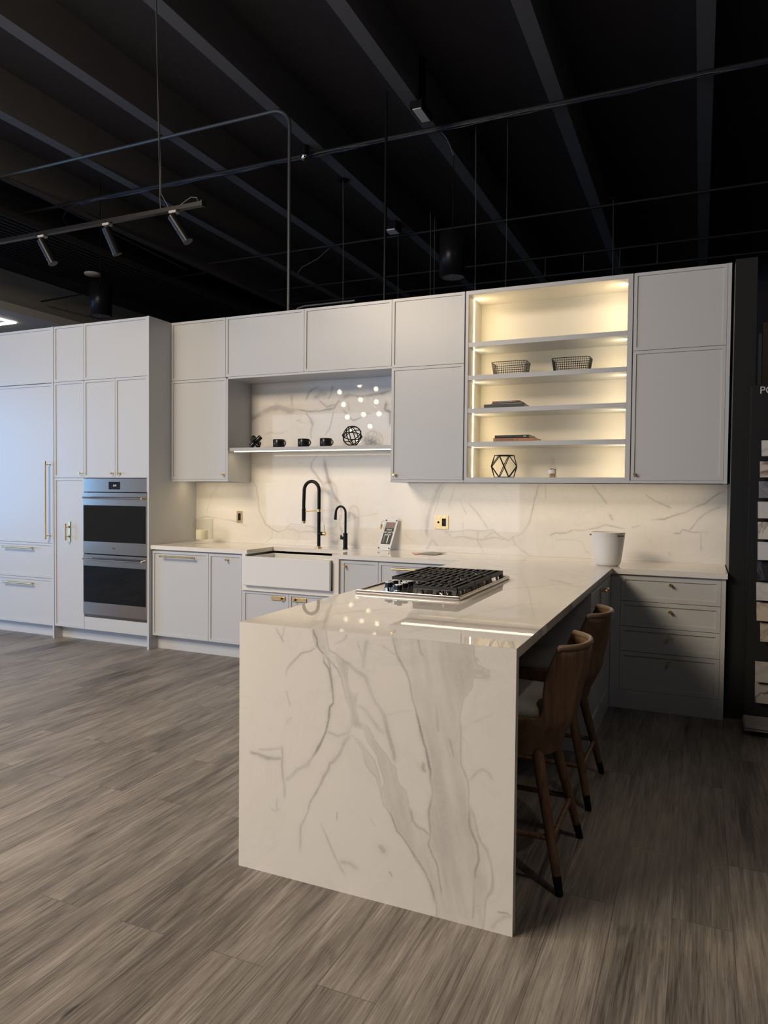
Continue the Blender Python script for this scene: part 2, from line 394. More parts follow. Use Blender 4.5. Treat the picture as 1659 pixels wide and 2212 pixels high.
# traced courses of the stone veins, metres on the slab (line: points, half width, strength)
WF_LINES=[([(3.119,0.916),(3.125,0.895),(3.135,0.88),(3.139,0.855),(3.157,0.838),(3.17,0.83)],0.003,0.8),([(3.17,0.83),(3.168,0.801),(3.186,0.781),(3.195,0.757),(3.201,0.723),(3.203,0.686),(3.205,0.665),(3.189,0.646),(3.186,0.605),(3.177,0.556),(3.16,0.522),(3.142,0.481),(3.114,0.432)],0.003,0.6),([(3.175,0.827),(3.188,0.803),(3.193,0.779),(3.196,0.754)],0.0023,0.5),([(3.136,0.85),(3.114,0.832),(3.074,0.822),(3.049,0.798),(3.027,0.775),(3.014,0.759),(3.014,0.736)],0.0027,0.42),([(2.966,0.903),(2.989,0.871),(2.998,0.854)],0.0023,0.35),([(3.0,0.913),(2.998,0.887),(2.99,0.871)],0.0023,0.28),([(3.016,0.688),(3.024,0.657),(3.033,0.629)],0.002,0.28),([(3.039,0.589),(3.021,0.576),(3.015,0.559)],0.0033,0.22),([(2.861,0.434),(2.892,0.434),(2.935,0.424),(2.965,0.424),(3.001,0.428)],0.0046,0.4),([(2.896,0.452),(2.935,0.454),(2.98,0.462),(2.995,0.474)],0.003,0.25),([(2.995,0.474),(2.997,0.432),(2.999,0.413)],0.004,0.3),([(2.995,0.43),(2.995,0.387),(3.0,0.352),(3.004,0.32),(3.006,0.291)],0.0033,0.4),([(3.121,0.45),(3.108,0.424),(3.063,0.402),(3.041,0.379),(3.007,0.35)],0.0046,0.3),([(3.219,0.466),(3.191,0.448),(3.185,0.422),(3.168,0.397),(3.157,0.373),(3.129,0.327),(3.111,0.291),(3.104,0.254),(3.075,0.197),(3.074,0.151),(3.07,0.109)],0.0033,0.5),([(3.159,0.227),(3.184,0.177),(3.206,0.137),(3.231,0.095),(3.255,0.063)],0.0027,0.3),([(2.976,0.286),(2.974,0.252),(2.982,0.246),(2.966,0.238),(2.949,0.243)],0.0027,0.3),([(3.231,0.105),(3.272,0.108),(3.303,0.094)],0.006,0.25),([(3.223,0.283),(3.224,0.246)],0.001,0.4),([(3.275,0.561),(3.255,0.536),(3.227,0.482),(3.192,0.445)],0.0053,0.35),([(3.181,0.557),(3.227,0.548),(3.268,0.569),(3.276,0.592)],0.0033,0.3),([(3.258,0.91),(3.248,0.889),(3.21,0.87)],0.0027,0.22),([(3.224,0.826),(3.259,0.808),(3.293,0.783),(3.327,0.769),(3.341,0.737),(3.362,0.696),(3.382,0.662)],0.0053,0.35),([(3.333,0.895),(3.323,0.854),(3.317,0.795)],0.0046,0.22),([(3.296,0.885),(3.31,0.844),(3.32,0.823)],0.002,0.2),([(3.294,0.672),(3.329,0.655),(3.356,0.625),(3.382,0.595)],0.0046,0.3),([(3.347,0.714),(3.38,0.672),(3.399,0.642),(3.411,0.594),(3.423,0.559),(3.435,0.522),(3.438,0.492)],0.0046,0.4),([(3.347,0.631),(3.374,0.601),(3.404,0.584)],0.0046,0.2),([(3.4,0.643),(3.456,0.664),(3.504,0.678)],0.002,0.18),([(3.425,0.918),(3.437,0.887),(3.447,0.858),(3.467,0.824),(3.483,0.799),(3.495,0.762),(3.502,0.715),(3.513,0.672),(3.525,0.625),(3.54,0.583),(3.553,0.555),(3.559,0.52),(3.567,0.486),(3.566,0.445)],0.003,0.62),([(3.391,0.882),(3.411,0.873),(3.431,0.86),(3.454,0.853)],0.003,0.28),([(3.518,0.916),(3.522,0.89),(3.528,0.867),(3.539,0.86)],0.0033,0.45),([(3.711,0.876),(3.725,0.868)],0.003,0.35),([(3.71,0.833),(3.74,0.828),(3.758,0.81)],0.0113,0.3),([(3.629,0.605),(3.636,0.571),(3.645,0.54)],0.003,0.45),([(3.579,0.722),(3.585,0.672),(3.592,0.614)],0.0053,0.3),([(3.7,0.473),(3.721,0.506),(3.741,0.518),(3.762,0.511),(3.774,0.486)],0.004,0.25),([(3.774,0.701),(3.745,0.685),(3.713,0.664)],0.0027,0.15),([(3.668,0.666),(3.666,0.573),(3.667,0.523),(3.691,0.472)],0.0033,0.35),([(3.544,0.509),(3.541,0.488),(3.55,0.48)],0.004,0.35),([(3.573,0.403),(3.563,0.354),(3.566,0.312),(3.569,0.265),(3.563,0.24),(3.576,0.21),(3.591,0.18),(3.598,0.143),(3.608,0.098),(3.612,0.069)],0.0033,0.5),([(3.495,0.347),(3.505,0.306),(3.524,0.286),(3.546,0.282),(3.567,0.266)],0.004,0.45),([(3.417,0.332),(3.434,0.305),(3.45,0.262),(3.473,0.243),(3.493,0.219),(3.516,0.185),(3.538,0.16),(3.558,0.134),(3.574,0.105),(3.582,0.077),(3.589,0.045)],0.0033,0.55),([(3.701,0.394),(3.708,0.323),(3.715,0.304),(3.73,0.269),(3.734,0.218),(3.724,0.181),(3.721,0.151)],0.004,0.5),([(3.704,0.389),(3.723,0.355),(3.732,0.313),(3.742,0.28),(3.762,0.259),(3.775,0.207),(3.784,0.165),(3.782,0.136),(3.759,0.096)],0.0033,0.25),([(3.72,0.15),(3.718,0.092),(3.716,0.018)],0.0033,0.35),([(3.654,0.118),(3.659,0.077),(3.673,0.028)],0.0033,0.25),([(3.843,0.069),(3.815,0.06),(3.792,0.04),(3.778,0.013)],0.004,0.25),([(3.385,0.197),(3.409,0.177)],0.0073,0.3),([(3.428,0.112),(3.438,0.099)],0.0027,0.4),([(3.794,0.073),(3.832,0.073)],0.0013,0.5),([(3.351,0.285),(3.371,0.259)],0.0017,0.2)]
WF_POLYS=[([(3.174,0.918),(3.181,0.875),(3.189,0.848),(3.227,0.829),(3.263,0.792),(3.26,0.758),(3.27,0.719),(3.287,0.702),(3.301,0.71),(3.298,0.679),(3.295,0.648),(3.309,0.612),(3.343,0.596),(3.364,0.559),(3.405,0.518),(3.428,0.487),(3.447,0.471),(3.456,0.425),(3.484,0.402),(3.49,0.381),(3.495,0.34),(3.511,0.299),(3.547,0.282),(3.568,0.268),(3.619,0.209),(3.605,0.02),(3.594,0.041),(3.58,0.079),(3.561,0.132),(3.535,0.169),(3.493,0.219),(3.451,0.262),(3.433,0.301),(3.417,0.326),(3.401,0.338),(3.39,0.376),(3.403,0.416),(3.385,0.462),(3.375,0.504),(3.357,0.528),(3.336,0.549),(3.323,0.587),(3.271,0.589),(3.272,0.649),(3.257,0.677),(3.246,0.713),(3.235,0.755),(3.221,0.781),(3.196,0.801),(3.171,0.83),(3.154,0.838),(3.131,0.854),(3.119,0.885),(3.115,0.919)],0.4),([(3.276,0.565),(3.31,0.548),(3.329,0.524),(3.364,0.491),(3.375,0.461),(3.389,0.414),(3.401,0.338),(3.37,0.431),(3.344,0.449),(3.33,0.468),(3.317,0.515),(3.299,0.537)],0.3),([(3.425,0.922),(3.444,0.87),(3.466,0.821),(3.49,0.777),(3.5,0.721),(3.516,0.663),(3.53,0.615),(3.552,0.555),(3.565,0.492),(3.568,0.451),(3.573,0.403),(3.562,0.345),(3.566,0.312),(3.568,0.266),(3.567,0.197),(3.588,0.124),(3.594,-0.013),(3.674,-0.016),(3.751,-0.008),(3.759,0.096),(3.781,0.139),(3.782,0.193),(3.76,0.256),(3.741,0.28),(3.727,0.346),(3.701,0.391),(3.698,0.437),(3.694,0.473),(3.668,0.523),(3.666,0.573),(3.668,0.666),(3.677,0.734),(3.702,0.774),(3.708,0.809),(3.76,0.811),(3.762,0.839),(3.721,0.854),(3.71,0.877),(3.706,0.933)],0.36)]
BS_LINES=[([(0.267,1.468),(0.19,1.365),(0.113,1.191)],0.0046,0.25),([(0.021,1.125),(0.12,1.145),(0.247,1.136),(0.385,1.117),(0.467,1.108),(0.575,1.071)],0.0046,0.35),([(0.606,1.526),(0.673,1.437),(0.694,1.314),(0.708,1.203),(0.774,1.093),(0.839,1.051),(0.904,1.025),(0.981,1.055),(1.031,1.1),(1.132,1.098),(1.244,1.09),(1.317,1.065)],0.0046,0.38),([(0.981,1.055),(1.057,1.057),(1.12,1.027),(1.207,1.04),(1.305,1.038),(1.378,1.067)],0.0046,0.35),([(0.846,1.04),(0.84,0.973),(0.775,0.927)],0.0037,0.25),([(1.132,1.011),(1.126,0.972),(1.083,0.916)],0.0037,0.2),([(1.373,1.68),(1.386,1.59),(1.405,1.515),(1.448,1.42),(1.484,1.346),(1.532,1.294),(1.545,1.21)],0.0149,0.45),([(1.312,1.718),(1.239,1.644),(1.24,1.601),(1.301,1.537),(1.357,1.451)],0.0074,0.35),([(1.545,1.21),(1.522,1.124),(1.558,1.041),(1.5,0.943)],0.013,0.3),([(1.403,1.057),(1.498,1.103),(1.663,1.17),(1.892,1.217)],0.0046,0.2),([(1.439,1.037),(1.523,1.018)],0.0037,0.2),([(2.455,1.469),(2.408,1.396),(2.375,1.323),(2.352,1.25),(2.329,1.158),(2.325,1.085),(2.335,1.031)],0.0219,0.36),([(2.483,1.464),(2.427,1.369),(2.409,1.296),(2.381,1.214)],0.0068,0.4),([(2.365,1.014),(2.355,0.977),(2.327,0.93)],0.0101,0.35),([(2.374,1.014),(2.423,0.952)],0.0084,0.35),([(2.46,1.085),(2.573,1.084),(2.685,1.101),(2.785,1.095),(2.876,1.104),(2.93,1.06),(3.002,1.028),(3.036,1.051),(3.115,1.084),(3.148,1.137),(3.169,1.18),(3.185,1.249),(3.201,1.335),(3.221,1.429),(3.237,1.464)],0.0051,0.4),([(2.682,1.314),(2.738,1.249),(2.803,1.171),(2.84,1.11)],0.0051,0.38),([(2.546,1.034),(2.63,1.046),(2.695,1.03),(2.805,1.025),(2.895,1.042),(3.001,1.032)],0.0051,0.38),([(2.479,1.081),(2.545,1.043)],0.0042,0.3),([(2.633,1.157),(2.639,1.05)],0.0034,0.25),([(2.754,1.09),(2.757,1.01),(2.811,0.919)],0.0042,0.3),([(3.036,1.051),(3.055,0.995),(3.117,0.95),(3.178,0.918)],0.0059,0.3),([(3.276,1.464),(3.286,1.353)],0.0034,0.25),([(3.32,1.078),(3.37,1.101),(3.445,1.107),(3.494,1.123)],0.0051,0.45),([(2.55,1.442),(2.532,1.361),(2.514,1.28)],0.0059,0.25),([(2.607,1.344),(2.655,1.22)],0.0042,0.25),([(2.885,1.094),(2.805,1.03)],0.0101,0.2),([(2.138,1.07),(2.149,1.025),(2.204,0.994)],0.0034,0.2),([(3.364,1.096),(3.439,1.103),(3.48,1.125),(3.562,1.124),(3.666,1.143),(3.729,1.166),(3.816,1.152),(3.863,1.141)],0.0051,0.4),([(3.909,1.151),(3.97,1.173)],0.0051,0.35),([(3.628,1.466),(3.702,1.371),(3.734,1.326)],0.0042,0.35),([(3.759,1.245),(3.784,1.2)],0.0051,0.35),([(4.045,1.211),(4.135,1.217),(4.186,1.246),(4.266,1.272),(4.324,1.308),(4.395,1.341),(4.436,1.376),(4.478,1.408),(4.52,1.424)],0.0051,0.45),([(4.291,1.138),(4.361,1.235),(4.424,1.291),(4.501,1.319)],0.0059,0.4),([(4.189,1.119),(4.233,1.122),(4.247,1.149),(4.313,1.135),(4.42,1.138)],0.0051,0.35),([(4.37,1.141),(4.372,1.07),(4.376,1.008)],0.0068,0.3),([(4.0,1.399),(4.057,1.36),(4.11,1.332),(4.178,1.302)],0.0042,0.35),([(3.365,1.041),(3.448,1.053),(3.571,1.045)],0.0042,0.2),([(3.567,1.032),(3.589,0.974),(3.621,0.947)],0.0042,0.2),([(4.162,0.982),(4.184,0.968)],0.0084,0.2),([(0.59,2.033),(0.661,2.067),(0.725,2.101),(0.831,2.138),(0.915,2.143),(1.009,2.109),(1.081,2.106)],0.0273,0.42),([(1.081,2.111),(1.183,2.098),(1.303,2.094),(1.402,2.107),(1.461,2.114),(1.49,2.16),(1.528,2.189)],0.0076,0.42),([(1.528,2.189),(1.614,2.215),(1.71,2.198),(1.822,2.21),(1.914,2.218),(2.001,2.239)],0.0137,0.45),([(1.183,2.085),(1.234,2.031),(1.254,1.977),(1.235,1.908),(1.245,1.855)],0.0106,0.4),([(1.039,2.232),(1.04,2.134)],0.0091,0.3),([(1.182,2.199),(1.202,2.242),(1.242,2.275),(1.312,2.306)],0.0076,0.35),([(1.401,2.198),(1.43,2.249),(1.454,2.308)],0.0061,0.3),([(1.461,2.092),(1.442,2.007),(1.423,1.938),(1.375,1.879)],0.0046,0.4),([(1.539,2.107),(1.587,2.054),(1.645,2.005),(1.721,2.024),(1.749,2.052),(1.823,2.054)],0.0046,0.42),([(1.952,2.141),(1.943,2.083),(1.989,2.048),(1.986,1.94)],0.0106,0.42),([(1.263,2.204),(1.342,2.244),(1.391,2.242)],0.0228,0.25),([(1.596,2.164),(1.601,2.087)],0.0046,0.3),([(0.769,1.91),(0.832,1.922),(0.896,1.912),(0.969,1.923)],0.0046,0.3),([(1.184,1.988),(1.092,2.017),(1.143,2.025)],0.0038,0.3),([(1.313,2.185),(1.392,2.129),(1.48,2.152)],0.0061,0.3),([(2.007,2.056),(2.097,2.119),(2.185,2.148)],0.0106,0.3)]

# ------------------------------------------------------------------ the room
H = 2.8883; DU = -0.3547; DT = -0.6351; DB = -0.600; CT = 0.914; HS = 2.3705; HB = 1.4717
struct('floor', MB().box(-7.4, 8.0, -10.8, 8.2, -0.06, 0), FLOOR)
struct('ceiling', MB().box(-7.4, 8.0, -10.8, 8.2, 5.3, 5.4), CEIL)
for i in range(12):
    x = 4.33 + (i-8)*1.21
    tag(MB().box(x-0.065, x+0.065, -10.7, 8.1, 4.9, 5.299).build('ceiling_beam', BEAM), None, None, None, 'structure')
struct('wall_far', MB().box(-7.4, 8.0, 8.1, 8.2, 0, 5.3), WALLD)
struct('wall_right', MB().box(7.9, 8.0, -10.8, 8.2, 0, 5.3), WALLD)
wl = MB(); X0, X1 = -7.3, -7.1
wl.box(X0, X1, -10.8, -6.15, 0, 5.3).box(X0, X1, -2.95, 8.2, 0, 5.3).box(X0, X1, -6.15, -2.95, 0, 0.35).box(X0, X1, -6.15, -2.95, 3.15, 5.3)
struct('wall_left', wl, WALLW)
wf = MB(); wf.box(-7.4, -6.0, -10.8, -10.6, 0, 5.3).box(1.0, 8.0, -10.8, -10.6, 0, 5.3).box(-6.0, 1.0, -10.8, -10.6, 0, 0.3).box(-6.0, 1.0, -10.8, -10.6, 3.4, 5.3)
struct('wall_front', wf, WALLD)
w1 = MB(); 
for k in range(4): y = -6.15+k*3.2/3; w1.box(-7.28, -7.16, y-0.03, y+0.03, 0.35, 3.15)
w1.box(-7.28, -7.16, -6.15, -2.95, 0.35, 0.41).box(-7.28, -7.16, -6.15, -2.95, 3.09, 3.15)
o = struct('window_1', w1, BLACK_M); MB().box(-7.225, -7.22, -6.15, -2.95, 0.41, 3.09).build('window_pane', PANE, o)
w2 = MB()
for k in range(5): x = -6.0+k*7/4; w2.box(x-0.03, x+0.03, -10.74, -10.64, 0.3, 3.4)
w2.box(-6, 1, -10.74, -10.64, 0.3, 0.36).box(-6, 1, -10.74, -10.64, 3.34, 3.4)
o = struct('window_2', w2, BLACK_M); MB().box(-6, 1, -10.69, -10.685, 0.36, 3.34).build('window_pane', PANE, o)
struct('wall_back', MB().box(-2.3, 4.525, 0.001, 0.12, 0, 2.87), WALLD)
struct('trim_1', MB().box(4.534, 4.655, -0.55, 0.12, 0, 2.85), BLKWALL)
struct('trim_2', MB().box(4.534, 4.66, -0.556, -0.5501, 0, 0.006), STEEL)
struct('trim_3', MB().box(-7.09, -3.55, -0.3, 8.09, 3.6, 3.70), SOFF)

# ------------------------------------------------------------------ tall wall: refrigerator, pantry, oven tower
XE, XP = -1.1272, -0.7561
def body(parent, x0, x1, y0, y1, z0, z1, name='carcass', m=None):
    return MB().box(x0+0.0004, x1-0.0004, y0, y1, z0, z1).build(name, m or PAINT, parent)
XF = -2.06
fr = thing('refrigerator', ((XF+XE)/2, -0.32, 0), 'white panel-fronted refrigerator with tall brass pull and two freezer drawers', 'refrigerator')
body(fr, XF, XE-0.02, DT+0.021, -0.002, 0.115, 2.372)
d = front(fr, 'door', XF, -1.147, 0.886, 2.372, DT); bar_v(d, -1.19, 0.925, 1.65, DT)
d = front(fr, 'drawer', XF, -1.147, 0.555, 0.886, DT); bar_h(d, -1.78, -1.385, 0.835, DT)
d = front(fr, 'drawer', XF, -1.147, 0.115, 0.555, DT); bar_h(d, -1.78, -1.385, 0.498, DT)
MB().box(XF, XE-0.02, -0.565, -0.545, 0, 0.112).build('toe_kick', PAINT, fr)
oc = thing('overhead_cabinet', ((XF+XE)/2, -0.32, 2.376), 'long white overhead cabinet above the refrigerator panel', 'cabinet', None)
body(oc, XF, XE-0.02, DT+0.021, -0.002, 2.376, H-0.001); front(oc, 'door', XF, -1.147, 2.376, H, DT)
ep = MB().box(-1.1465, XE-0.0005, DT-0.004, -0.002, 0, H).build('end_panel', PAINT); tag(ep, 'slim white floor-length end panel between refrigerator and narrow pantry', 'panel')
pc = thing('pantry_cabinet', ((XE+XP)/2, -0.32, 0), 'narrow tall white pantry cabinet left of the double oven', 'cabinet')
body(pc, XE, XP, DT+0.021, -0.002, 0.115, H-0.001)
d = front(pc, 'door', XE, XP, 0.118, 1.4962, DT); bar_v(d, -0.938, 0.926, 1.078, DT, st=0.045, plate=(0.906, 1.098))
d = front(pc, 'door', XE, XP, 1.4962, 2.3772, DT); knob(d, -0.785, 1.537, DT)
front(pc, 'door', XE, XP, 2.3772, H, DT)
MB().box(XE, -0.0205, -0.545, -0.525, 0, 0.112).build('toe_kick', PAINT, pc)
ot = thing('oven_cabinet', ((XP)/2, -0.32, 0.115), 'tall white cabinet housing the steel double oven', 'cabinet')
MB().box(XP+0.0005, XP+0.011, DT+0.021, -0.002, 0.232, 1.50).build('side_panel', PAINT, ot); MB().box(-0.032, -0.0205, DT+0.021, -0.002, 0.232, 1.50).build('side_panel', PAINT, ot)
MB().box(XP+0.0005, -0.0205, DT+0.021, -0.002, 1.50, H-0.001).build('upper_carcass', PAINT, ot); MB().box(XP+0.0005, -0.0205, DT+0.021, -0.002, 0.115, 0.232).build('lower_carcass', PAINT, ot)
MB().box(XP+0.012, -0.033, -0.03, -0.002, 0.232, 1.50).build('back_panel', PAINT, ot)
d = front(ot, 'door', XP, -0.386, 1.4962, 2.3772, DT); knob(d, -0.412, 1.537, DT)
d = front(ot, 'door', -0.386, -0.0205, 1.4962, 2.3772, DT); knob(d, -0.335, 1.537, DT)
front(ot, 'door', XP, -0.0205, 2.3772, H, DT)
front(ot, 'filler_panel', XP, -0.0205, 0.118, 0.236, DT, rail=0)
g = MB().box(-0.0198, -0.0002, DT-0.004, -0.001, 0, H).build('end_panel', PAINT); tag(g, 'full-height white gable panel at the right of the oven cabinet', 'panel')

# double oven
ov = thing('double_oven', (-0.388, -0.35, 0.238), 'stainless steel double wall oven with black glass doors and a clock display', 'oven')
OX0, OX1 = XP+0.0015, -0.022
MB().box(OX0+0.012, OX1-0.012, DT+0.03, -0.05, 0.240, 1.494).build('oven_body', GAP, ov)
cp = MB().box(OX0, OX1, DT-0.004, DT+0.03, 1.371, 1.4935).build('control_panel', STEEL, ov, bevel=0.002)
dsp = MB().box(-0.457, -0.325, DT-0.0052, DT-0.004, 1.395, 1.462).build('display', DISPLAY, cp)
def text_obj(name, txt, size, m, parent, loc, rot, extrude=0.0004, align='CENTER', bold=0.0):
    c = bpy.data.curves.new(name, 'FONT'); c.body = txt; c.size = size; c.extrude = extrude; c.align_x = align; c.align_y = 'CENTER'; c.offset = bold
    tmp = bpy.data.objects.new(name+'_tmp', c); COL.objects.link(tmp); bpy.context.view_layer.update()
    me = bpy.data.meshes.new_from_object(tmp.evaluated_get(bpy.context.evaluated_depsgraph_get()))
    bpy.data.objects.remove(tmp); bpy.data.curves.remove(c); me.name = name
    me.transform(Matrix.Translation(loc) @ rot); me.materials.clear(); me.materials.append(m)
    o = bpy.data.objects.new(name, me); COL.objects.link(o)
    if parent is not None: attach(o, parent)
    return o
RX = Matrix.Rotation(math.pi/2, 4, 'X')
text_obj('clock_digits', '1:19', 0.024, DIGITS, cp, (-0.388, DT-0.0056, 1.428), RX)
def oven_door(z0, z1, g0, g1, hz):
    dd = MB().box(OX0, OX1, DT-0.012, DT+0.02, g1, z1).box(OX0, OX1, DT-0.012, DT+0.02, z0, g0).box(OX0, OX0+0.004, DT-0.012, DT+0.02, g0, g1).box(OX1-0.004, OX1, DT-0.012, DT+0.02, g0, g1).build('oven_door', STEEL, ov)
    MB().box(OX0+0.004, OX1-0.004, DT-0.0115, DT+0.015, g0, g1).build('door_glass', OVEN_GLASS, dd)
    h = MB().cyl((OX0+0.045, DT-0.058, hz), (OX1-0.015, DT-0.058, hz), 0.0095, n=16).build('handle', CHROME, dd, bevel=0)
    for x in (OX0+0.075, OX1-0.045): MB().cyl((x, DT-0.058, hz), (x, DT-0.012, hz), 0.007, n=12).build('post', STEEL, h)
    return dd
u = oven_door(0.816, 1.364, 0.924, 1.251, 1.318)
text_obj('maker_plate', 'WOLF', 0.013, BLACK_M, u, (-0.388, DT-0.0124, 0.870), RX)
oven_door(0.264, 0.806, 0.373, 0.703, 0.768)
b = MB()
for k in range(3): z = 0.241+k*0.008; b.box(OX0, OX1, DT-0.006, DT+0.02, z, z+0.0042)
b.build('vent_grille', STEEL, ov)

# ------------------------------------------------------------------ upper cabinets on the marble wall
def upper(name, x0, x1, loc_label, cat='cabinet', low=True, group=None):
    t_ = thing(name, ((x0+x1)/2, -0.17, HB if low else 2.375), loc_label, cat, group)
    return t_
ua = upper('wall_cabinet', 0, 0.6, 'white wall cabinet beside the tall oven wall, warm-lit, brass knob at its lower right')
body(ua, 0.0, 0.6155, DU+0.021, -0.003, HB+0.014, H-0.001); MB().box(0.603, 0.6155, DU+0.021, -0.003, HB, HB+0.014).build('light_rail', PAINT, ua)
MB().box(0.0, 0.6155, DU+0.002, DU+0.021, HB, 1.4905).build('light_rail', PAINT, ua)
MB().box(0.596, 0.6155, DU+0.0, DU+0.021, 1.4905, 2.36).build('stile', PAINT, ua)
d = front(ua, 'door', 0.0, 0.596, 1.4905, HS, DU); knob(d, 0.572, 1.532, DU)
front(ua, 'door', 0.0, 0.590, HS, H, DU)
nc = thing('overhead_cabinet', (1.37, -0.17, 2.358), 'double-door overhead cabinet above the marble display niche', 'cabinet')
body(nc, 0.616, 2.149, DU+0.021, -0.003, 2.357, H-0.001)
MB().box(0.616, 2.149, DU+0.004, DU+0.021, 2.357, 2.3735).build('bottom_rail', PAINT, nc)
front(nc, 'door', 0.590, 1.3669, 2.3735, H, DU); front(nc, 'door', 1.3669, 2.149, 2.3735, H, DU)
ub = upper('wall_cabinet', 2.149, 2.739, 'white wall cabinet between display niche and lit shelves')
body(ub, 2.1494, 2.7445, DU+0.021, -0.003, HB+0.014, H-0.001); MB().box(2.1494, 2.1620, DU+0.021, -0.003, HB, HB+0.014).build('light_rail', PAINT, ub)
MB().box(2.1494, 2.7445, DU-0.004, DU+0.021, HB, 1.4905).build('light_rail', PAINT, ub)
d = front(ub, 'door', 2.1494, 2.7369, 1.4905, HS-0.012, DU); knob(d, 2.187, 1.530, DU)
front(ub, 'door', 2.1494, 2.7369, HS-0.012, H, DU)
uc = upper('wall_cabinet', 3.92, 4.52, 'rightmost white wall cabinet beside the black end panel')
body(uc, 3.9205, 4.5195, DU+0.021, -0.003, HB+0.014, H-0.001); MB().box(4.507, 4.5195, DU+0.021, -0.003, HB, HB+0.014).build('light_rail', PAINT, uc)
MB().box(3.9205, 4.5195, DU-0.004, DU+0.021, HB, 1.4905).build('light_rail', PAINT, uc)
MB().box(4.497, 4.5195, DU, DU+0.021, 1.4905, H).build('stile', PAINT, uc)
d = front(uc, 'door', 3.925, 4.497, 1.4905, HS-0.005, DU); knob(d, 3.952, 1.532, DU)
front(uc, 'door', 3.925, 4.497, HS-0.005, H, DU)
# lit open shelf unit
SX0, SX1, SB, ST = 2.7455, 3.9195, 1.511, 2.860
su = thing('open_shelf_unit', (3.33, -0.17, HB), 'white open shelving unit glowing with warm vertical led strips', 'shelves')
b = MB().box(SX0, 2.7665, DU, -0.003, HB+0.014, H-0.001).box(3.889, SX1, DU, -0.003, HB+0.014, H-0.001).box(2.7665, 3.889, DU, -0.003, ST, H-0.001).box(2.7665, 3.889, DU, -0.003, HB+0.014, SB).box(SX0, SX1, DU-0.002, DU+0.021, HB, HB+0.0145)
b.build('frame', PAINT, su)
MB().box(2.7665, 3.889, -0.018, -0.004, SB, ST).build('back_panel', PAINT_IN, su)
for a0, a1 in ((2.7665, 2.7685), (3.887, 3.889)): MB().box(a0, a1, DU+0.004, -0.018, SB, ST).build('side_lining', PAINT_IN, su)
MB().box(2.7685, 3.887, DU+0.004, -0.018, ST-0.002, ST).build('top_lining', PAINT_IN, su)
SHELF_TOPS = (2.5085, 2.2645, 2.0215, 1.7735)
for z in SHELF_TOPS: MB().box(2.769, 3.8865, DU+0.002, -0.019, z-0.033, z).build('shelf', PAINT, su)
zs = [ST-0.003] + [v for z in SHELF_TOPS for v in (z, z-0.034)] + [SB+0.001]
for side, x0, x1 in (('l', 2.7686, 2.7725), ('r', 3.883, 3.8869)):
    for k in range(0, 10, 2):
        MB().box(x0, x1, -0.228, -0.214, zs[k+1]+0.003, zs[k]-0.003).build('led_strip', LEDS, su)
# light rail across the bottom is the frame's own bottom; led profile beneath
area('shelf_led_left', (2.776, -0.221, 2.185), (3.6, -0.221+0.25, 2.185), 0.012, 1.34, 1.9, WARM)
area('shelf_led_right', (3.879, -0.221, 2.185), (3.0, -0.221+0.25, 2.185), 0.012, 1.34, 1.9, WARM)

# marble niche shelf with led under its front edge
ns = thing('floating_shelf', (1.38, -0.17, 1.733), 'marble ledge of the display niche with a bright led strip under its front', 'shelf')
MB().box(0.616, 2.149, -0.335, -0.003, 1.735, 1.7648).build('slab', MARBLE_G, ns, bevel=0.001)
MB().box(0.66, 2.147, -0.327, -0.313, 1.729, 1.735).build('led_strip', LEDM, ns)
area('niche_led', (1.40, -0.318, 1.726), (1.40, -0.22, 1.0), 1.46, 0.012, 0.55, WARM)
us = MB().box(2.19, 4.40, -0.202, -0.194, HB+0.0085, HB+0.0138).build('led_strip', LEDM); tag(us, 'long warm led strip under the right-hand wall cabinets', 'light strip')
area('under_cabinet_led', (3.30, -0.197, HB+0.006), (3.30, -0.13, 0.9), 2.20, 0.007, 0.85, WARM)
us = MB().box(0.05, 0.56, -0.202, -0.194, HB+0.0085, HB+0.0138).build('led_strip', LEDM); tag(us, 'short warm led strip under the wall cabinet by the oven wall', 'light strip')
area('corner_led', (0.30, -0.197, HB+0.006), (0.30, -0.13, 0.9), 0.5, 0.012, 0.26, WARM)

# backsplash
bs = thing('marble_backsplash', (2.26, -0.001, CT), 'polished white marble backsplash with grey veins along the kitchen wall', 'backsplash')
MB().box(0.0, 4.5195, -0.0016, 0.0, CT-0.03, HB).build('slab', MARBLE, bs)
veined_sheet('polished_face', (0.0, -0.0024, CT+0.0005), (4.5195, 0, 0), (0, 0, HB-CT-0.001), 1130, 140, MARBLE, bs, lines=[(a_, w_*0.65, k_*0.95) for a_, w_, k_ in BS_LINES], warp=0.010)
veined_sheet('niche_face', (0.6158, -0.0024, HB), (1.5335, 0, 0), (0, 0, 2.357-HB), 440, 254, MARBLE, bs, lines=[(a_, w_*0.8, k_*1.25) for a_, w_, k_ in BS_LINES], warp=0.012)
MB().box(4.5195, 4.5335, -0.0024, 0.0, CT, HB).build('edge_strip', MARBLE, bs)

